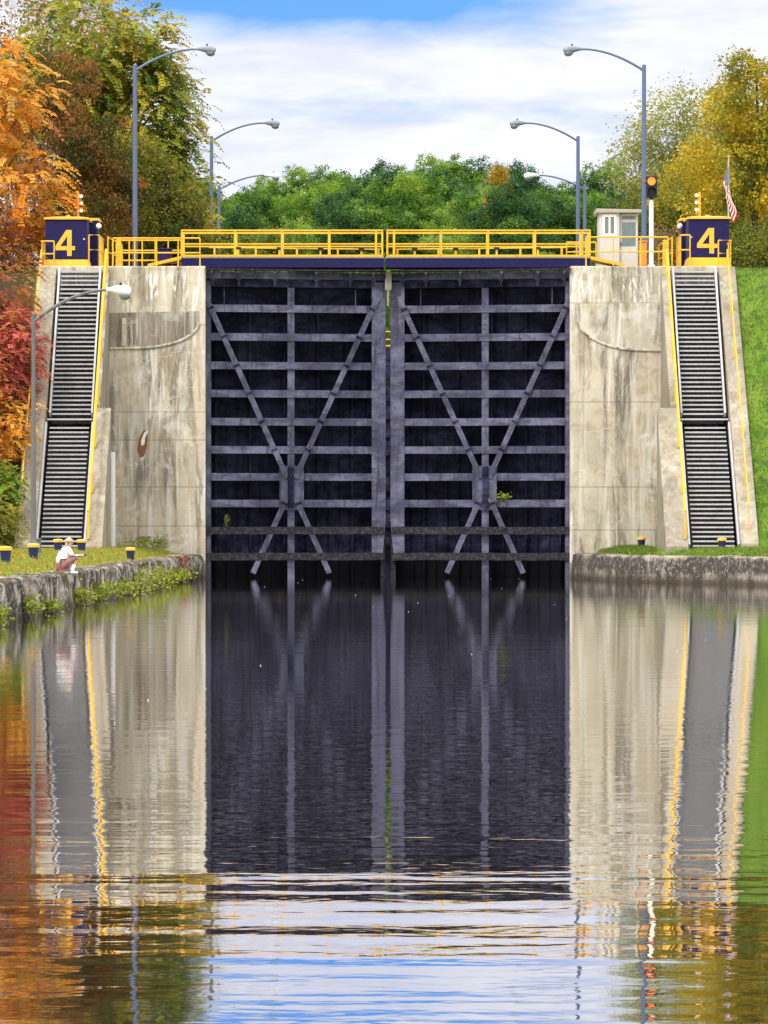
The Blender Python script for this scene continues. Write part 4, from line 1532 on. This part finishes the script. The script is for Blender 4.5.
tree('dark_tree', 'dark green rounded tree just right of the nearest right lamp', (PX(662, 60), 60, GB), 9.2,
     [(0, 0, 6.6, 2.2, 2, 2.6), (-1.6, 0, 4.2, 2.0, 1.8, 2.4), (1.2, 0, 4.0, 2.4, 2, 2.6)], DARKG + [(.16, .15, .02)], .28, 500, 18, .8, 'leaf', .16)
tree('dry_bush', 'dry brownish pink bush left of the right cabin', (PX(667, 30), 30, GB), 3.8,
     [(0, 0, 2.6, 1.0, .9, 1.2), (.5, 0, 1.5, 1.2, 1, 1.1)], [(.20, .13, .07), (.34, .24, .14), (.25, .2, .08)], .18, 260, 14, .5, 'leaf', .06, cat='bush')
tree('green_bush', 'green bush at the top of the grass bank by the right edge', (PX(748, 12), 12, GB), 2.6,
     [(0, 0, 1.2, 1.7, 1.2, 1.2), (1.5, 0, 1.6, 1.6, 1.2, 1.6), (-1.1, 0, .8, 1.2, 1, .9)], [(.05, .08, .012), (.12, .15, .02), (.22, .21, .02)], .18, 420, 18, .5, 'leaf', .06, cat='bush')
tree('olive_tree', 'yellow-green tree filling the gap at the far right edge', (PX(800, 36), 36, GB), 10.5,
     [(0, 0, 7, 3, 2.4, 3.2), (-.6, 0, 3, 3.2, 2.4, 3.0)], YELG, .30, 500, 18, .9, 'leaf', .2)
tree('yellow_tree', 'tall pale gold tree behind the large golden one, right edge', (PX(735, 60), 60, GB), 14.0,
     [(0, 0, 10.5, 2.4, 2, 2.6), (2.2, 0, 11.5, 2.4, 2, 2.6), (1.5, 0, 7, 3.6, 2, 3)], YELG, .32, 500, 16, 1.0, 'leaf', .2, gap=.1)

# --- the far wood
kinds = []
KD = [('deep green leafy tree', FARG), ('pale green leafy tree', FARP), ('dark blue-green leafy tree', FARD), ('mid green tall tree', FARG), ('yellowish green tree', [(.06, .10, .02), (.12, .17, .025), (.2, .22, .03)])]
for k, (nm, pal) in enumerate(KD):
    H = (12., 10.5, 12.5, 13., 9.5)[k]
    lobes = [(0, 0, H * .62, 1.9, 1.9, H * .26)]
    for j in range(15):
        a = j * 2.4 + k
        q = (j + .5) / 15
        rr = 2.3 * math.sin(math.pi * (.18 + .70 * q)) ** .8
        lobes.append((math.cos(a) * rr, math.sin(a) * rr, H * (.30 + .62 * q), *([.85 + .5 * random.random()] * 2), .75 + .35 * random.random()))
    o = tree('wood_tree', 'x', (0, 0, 0), H, lobes, pal, .30, 760, 16, .42, 'leaf', .2, mat='leaf_far', gap=.02, nbranch=10, inner=.82, droop=.1)
    kinds.append(o)
used = [False] * len(kinds)
rng = random.Random(11)
rows = [(393, 62, 735, 34), (435, 70, 720, 36), (486, 80, 710, 36), (543, 90, 700, 34), (610, 100, 690, 34)]
for ri, (Y, pa, pb, st) in enumerate(rows):
    px = pa + (ri % 2) * 17
    while px < pb:
        p = px + rng.uniform(-8, 8)
        yy = Y + rng.uniform(-14, 14)
        k = rng.choice([0, 0, 1, 2, 3, 4, 1] if ri < 2 else [0, 0, 2, 3, 3, 0, 1, 2])
        if p > 500 and ri < 3:
            k = rng.choice([0, 2, 2, 3])
        src = kinds[k]
        lab = KD[k][0] + (' on the skyline of the far wood' if ri == 4 else ' at the front foot of the far wood' if ri == 0 else ' inside the far wood, row %s' % ('near its foot', 'half way up', 'below the skyline')[ri - 1])
        lab = lab.replace(', row', ',')
        o = src if not used[k] else copy_tree(src)
        used[k] = True
        o['label'] = lab
        o['group'] = lab + 's' if False else lab.replace('tree', 'trees', 1)
        s = rng.uniform(.9, 1.1) * (.62 if ri == 0 else .95)
        if ri == 4:
            # the outline of the wood in the photograph
            s *= 1.0 + .05 * math.sin((p - 330) / 75.) - (.06 if p < 320 else 0) + (.06 if 390 < p < 470 else 0)
        s *= 1.82
        o.location = (PX(p, yy), yy, hill(yy) - .2)
        o.scale = (s * 1.05, s * 1.05, s)
        o.rotation_euler = (0, 0, rng.uniform(0, 6.28))
        px += st
tree('orange_tinted_tree', 'far tree turning yellow-orange among the green of the wood', (PX(498, 425), 425, hill(425)), 27,
     [(0, 0, 24.2, 1.2, 1.2, 1.7), (.6, 0, 21.5, 1.5, 1.5, 1.8), (-.8, 0, 20, 1.1, 1.1, 1.4)], [(.14, .18, .03), (.40, .28, .025), (.52, .30, .025)], .5, 200, 12, .9, 'leaf', .2, mat='leaf_far')


# ------------------------------------------------------------------ weeds, grass, floating specks
def weed(label, loc, r, h, pal, n=120, size=.10, cat='weed', group=None, name='weed_clump'):
    t = thing(name, label, cat, loc, group)
    c = RNG.normal(size=(n, 3)) * np.array([r, r, h * .42]) * .55 + np.array([loc[0], loc[1], loc[2] + h * .5])
    c[:, 2] = np.maximum(c[:, 2], loc[2] + .02)
    np_mesh('leaves', leaf_quads(c, size, 0), 4, pal_cols(pal, n), M['leaf'], t)
    mb = MB()
    for k in range(7):
        q = c[k * (n // 7)]
        mb.tube([(loc[0] + (q[0] - loc[0]) * .15, loc[1] + (q[1] - loc[1]) * .15, loc[2] - .02), tuple(q)], [.01, .004], 4)
    mb.build('stems', M['bark'], t)


WG = [(.13, .20, .02), (.25, .33, .03), (.36, .37, .05), (.18, .16, .02)]
weed('yellow-green weed growing on a lower girder of the left gate leaf', (PX(226.5, .4), .35, PZ(526, .4)), .10, .5, [(.16, .19, .03), (.26, .27, .04)], 90, .06)
weed('bright green weed growing beside the gusset of the right gate leaf', (PX(502, .6), .72, PZ(501.5, .6)), .30, .36, [(.20, .28, .02), (.32, .34, .03)], 90, .11)
weed('mossy weed hanging in the seam between the gate leaves', (PX(388.5, 1.8), 1.8, PZ(392, 1.8)), .10, .7, [(.03, .05, .01), (.07, .09, .02)], 80, .09)
for px, Y, r, h, lab in ((14, -70, .35, .35, 'at the left frame edge'), (36, -63, .4, .45, 'just left of the crouching person'), (50, -58.5, .4, .3, 'below the crouching person'), (70, -50, .6, .4, 'just right of the crouching person'),
                         (88, -43.5, .8, .45, 'at the wall below the stair bollard'), (104, -36, .9, .4, 'between the crouching person and the left pier'), (122, -29, 1.0, .65, 'largest of the clumps, before the pier bollard'),
                         (140, -22, .9, .6, 'second largest, towards the left pier'), (158, -15, .7, .45, 'near the end of the left wall'), (172, -9.5, .5, .4, 'last before the left pier corner')):
    x = edge(LEFT, Y) + .12
    weed('green waterside weeds on the left canal wall, ' + lab, (x, Y, .02), r * .75, h * 1.15, WG, int(420 * r + 90), .10, group='weeds along the left canal wall')
weed('red-leaved creeper at the end of the left canal wall by the pier', (edge(LEFT, -6.5) + .05, -6.5, .2), .22, .85, [(.40, .05, .02), (.5, .14, .04)], 70, .10, 'creeper', name='red_creeper')
weed('tuft of long grass at the foot of the left pier', (PX(150, -1), -1.2, 1.1), .9, .5, [(.16, .22, .025), (.26, .30, .04)], 260, .13, 'grass tuft', name='grass_tuft')


def blades(name, pts, h, pal, jit=.25):
    n = len(pts)
    a = RNG.uniform(0, 2 * np.pi, n)
    w = RNG.uniform(.008, .02, n) * 1.3
    hh = h * RNG.uniform(.5, 1.4, n)
    dx = np.stack([np.cos(a) * w, np.sin(a) * w, np.zeros(n)], 1)
    tip = pts + np.stack([RNG.normal(size=n) * hh * .35, RNG.normal(size=n) * hh * .35, hh], 1)
    v = np.stack([pts - dx, pts + dx, tip], 1).reshape(-1, 3)
    o = np_mesh(name, v, 3, pal_cols(pal, n, .1), M['grassblade'], None)
    tag(o, 'short mown grass', 'grass', kind='stuff')
    return o


def scatter(n, xr, yr, cond):
    out = []
    while len(out) < n:
        x, y = random.uniform(*xr), random.uniform(*yr)
        if cond(x, y):
            out.append((x, y, ground_z(x, y)))
    return np.array(out)


p = scatter(52000, (-13.5, -7.6), (-92, -2), lambda x, y: x < edge(LEFT, y) - .72 and not (x < -9.8 and y > -10.7))
o = blades('lawn_grass', p, .07, [(.20, .24, .03), (.32, .31, .05), (.38, .30, .08), (.14, .22, .025)])
o['label'] = 'pale yellow-green lawn on the left bank'
p = scatter(60000, (8, 20), (-34, 1.5), lambda x, y: x > edge(RIGHT, y) + .75 and (x > 13.1 or y < -10.7 or x < 9.7) and y < .4 + (1 if x > 13.1 else -.6))
o = blades('bank_grass', p, .11, [(.08, .18, .015), (.13, .25, .022), (.21, .28, .04), (.06, .13, .014), (.28, .26, .07)])
o['label'] = 'bright green grass on the right bank'

n = 420
lp = np.concatenate([scatter(n // 2, (-13, -7.7), (-88, -11), lambda x, y: x < edge(LEFT, y) - .75),
                     scatter(n // 2, (8, 18), (-32, 0), lambda x, y: x > edge(RIGHT, y) + .8 and (x > 13.3 or y < -10.7))])
lp[:, 2] += .07
o = np_mesh('fallen_leaves', leaf_quads(lp, .11, 0., np.tile([[0., 0., .2]], (len(lp), 1))), 4, pal_cols([(.5, .22, .03), (.55, .36, .04), (.32, .12, .03)], len(lp)), M['leaf'], None)
tag(o, 'yellow and brown fallen leaves scattered on the lawns', 'leaves', kind='stuff')
mb = MB()
for k in range(26):
    x, y = random.uniform(-6.4, 6.6), -random.uniform(.5, 110)
    r = random.uniform(.003, .006)
    a0 = random.random() * 6
    n = 6
    mb.add([(x + r * 1.6 * math.cos(a0 + k2 * 1.047), y + r * 1.6 * math.sin(a0 + k2 * 1.047), .004) for k2 in range(n)] + [(x, y, .018)],
           [(k2, (k2 + 1) % n, n) for k2 in range(n)])
o = mb.build('floating_specks', M['limewhite'])
tag(o, 'pale foam specks and leaves floating on the water before the gates', 'foam', kind='stuff')

# ------------------------------------------------------------------ light, sky, camera
sd = Vector((-.38, -.62, .72)).normalized()      # towards the sun: behind the camera, to the left
sun = bpy.data.lights.new('sun', 'SUN')
sun.energy = 1.5
sun.angle = R(12)
sun.color = (1, .95, .87)
so_ = bpy.data.objects.new('sun', sun)
so_.rotation_euler = (-sd).to_track_quat('-Z', 'Y').to_euler()
so_.location = (-20, -60, 60)
COL.objects.link(so_)

wd = bpy.data.worlds.new('World')
SC.world = wd
wd.use_nodes = True
nt = wd.node_tree
nt.nodes.clear()
W = NT.__new__(NT)
W.t = nt
W.out = nt.nodes.new('ShaderNodeOutputWorld')
sky = W.n('TexSky', sky_type='NISHITA')
sky.sun_disc = False
sky.sun_elevation = math.asin(sd.z)
sky.sun_rotation = math.atan2(sd.x, sd.y)
sky.air_density = 1.0
sky.dust_density = .6
sky.ozone_density = 2.5
g = W.n('TexCoord').outputs['Generated']
dx, dy, dz = W.n('SeparateXYZ', {0: g}).outputs
# streaky cloud sheet: noise of the viewing direction, drawn out sideways
v = W.n('Mapping', {'Vector': g, 'Scale': (5., 5., 26.), 'Rotation': (0, R(-6), 0)}).outputs[0]
n1 = W.noise(1.0, 6, .55, v, .6)
v2 = W.n('Mapping', {'Vector': g, 'Scale': (16., 16., 70.), 'Rotation': (0, R(4), 0)}).outputs[0]
n2 = W.noise(1.0, 5, .6, v2, .3)
hi = W.math('MULTIPLY', W.ramp(dz, .116, .1285), W.math('SUBTRACT', 1.0, W.ramp(dz, .1300, .1345)))
hi = W.math('MULTIPLY', hi, W.ramp(W.math('ABSOLUTE', W.math('ADD', dx, .012)), .085, .025))
cov = W.math('ADD', W.math('ADD', n1, W.math('MULTIPLY', n2, .35)), W.math('MULTIPLY', hi, -.62))
cloud = W.ramp(cov, .29, .64)
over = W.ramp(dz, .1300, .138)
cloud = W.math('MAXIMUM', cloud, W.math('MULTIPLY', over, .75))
skyc = W.mix(1.0, sky.outputs[0], (.32, .58, 1.08), 'MULTIPLY')
white = W.mix(W.ramp(n2, .4, .62), (5.5, 5.75, 7.0), (7.1, 7.2, 7.7))
lowc = W.mix(cloud, skyc, white)
# the overcast is brighter overhead than near the horizon
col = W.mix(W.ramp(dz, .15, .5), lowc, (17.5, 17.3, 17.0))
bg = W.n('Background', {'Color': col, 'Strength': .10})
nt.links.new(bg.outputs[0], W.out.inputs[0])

cam = bpy.data.cameras.new('camera')
cam.sensor_width = 36
cam.lens = F * 36 / 1024
cam.shift_y = (HY - 512) / 1024
cam.clip_start = .5
cam.clip_end = 6000
co = bpy.data.objects.new('view_camera', cam)
co.location = (0, CAMY, CAMZ)
co.rotation_euler = (R(90), 0, 0)
COL.objects.link(co)
SC.camera = co
SC.view_settings.view_transform = 'Standard'
SC.view_settings.look = 'None'
SC.view_settings.gamma = 1
SC.view_settings.exposure = .6
SC.cycles.max_bounces = 8
SC.cycles.transparent_max_bounces = 8
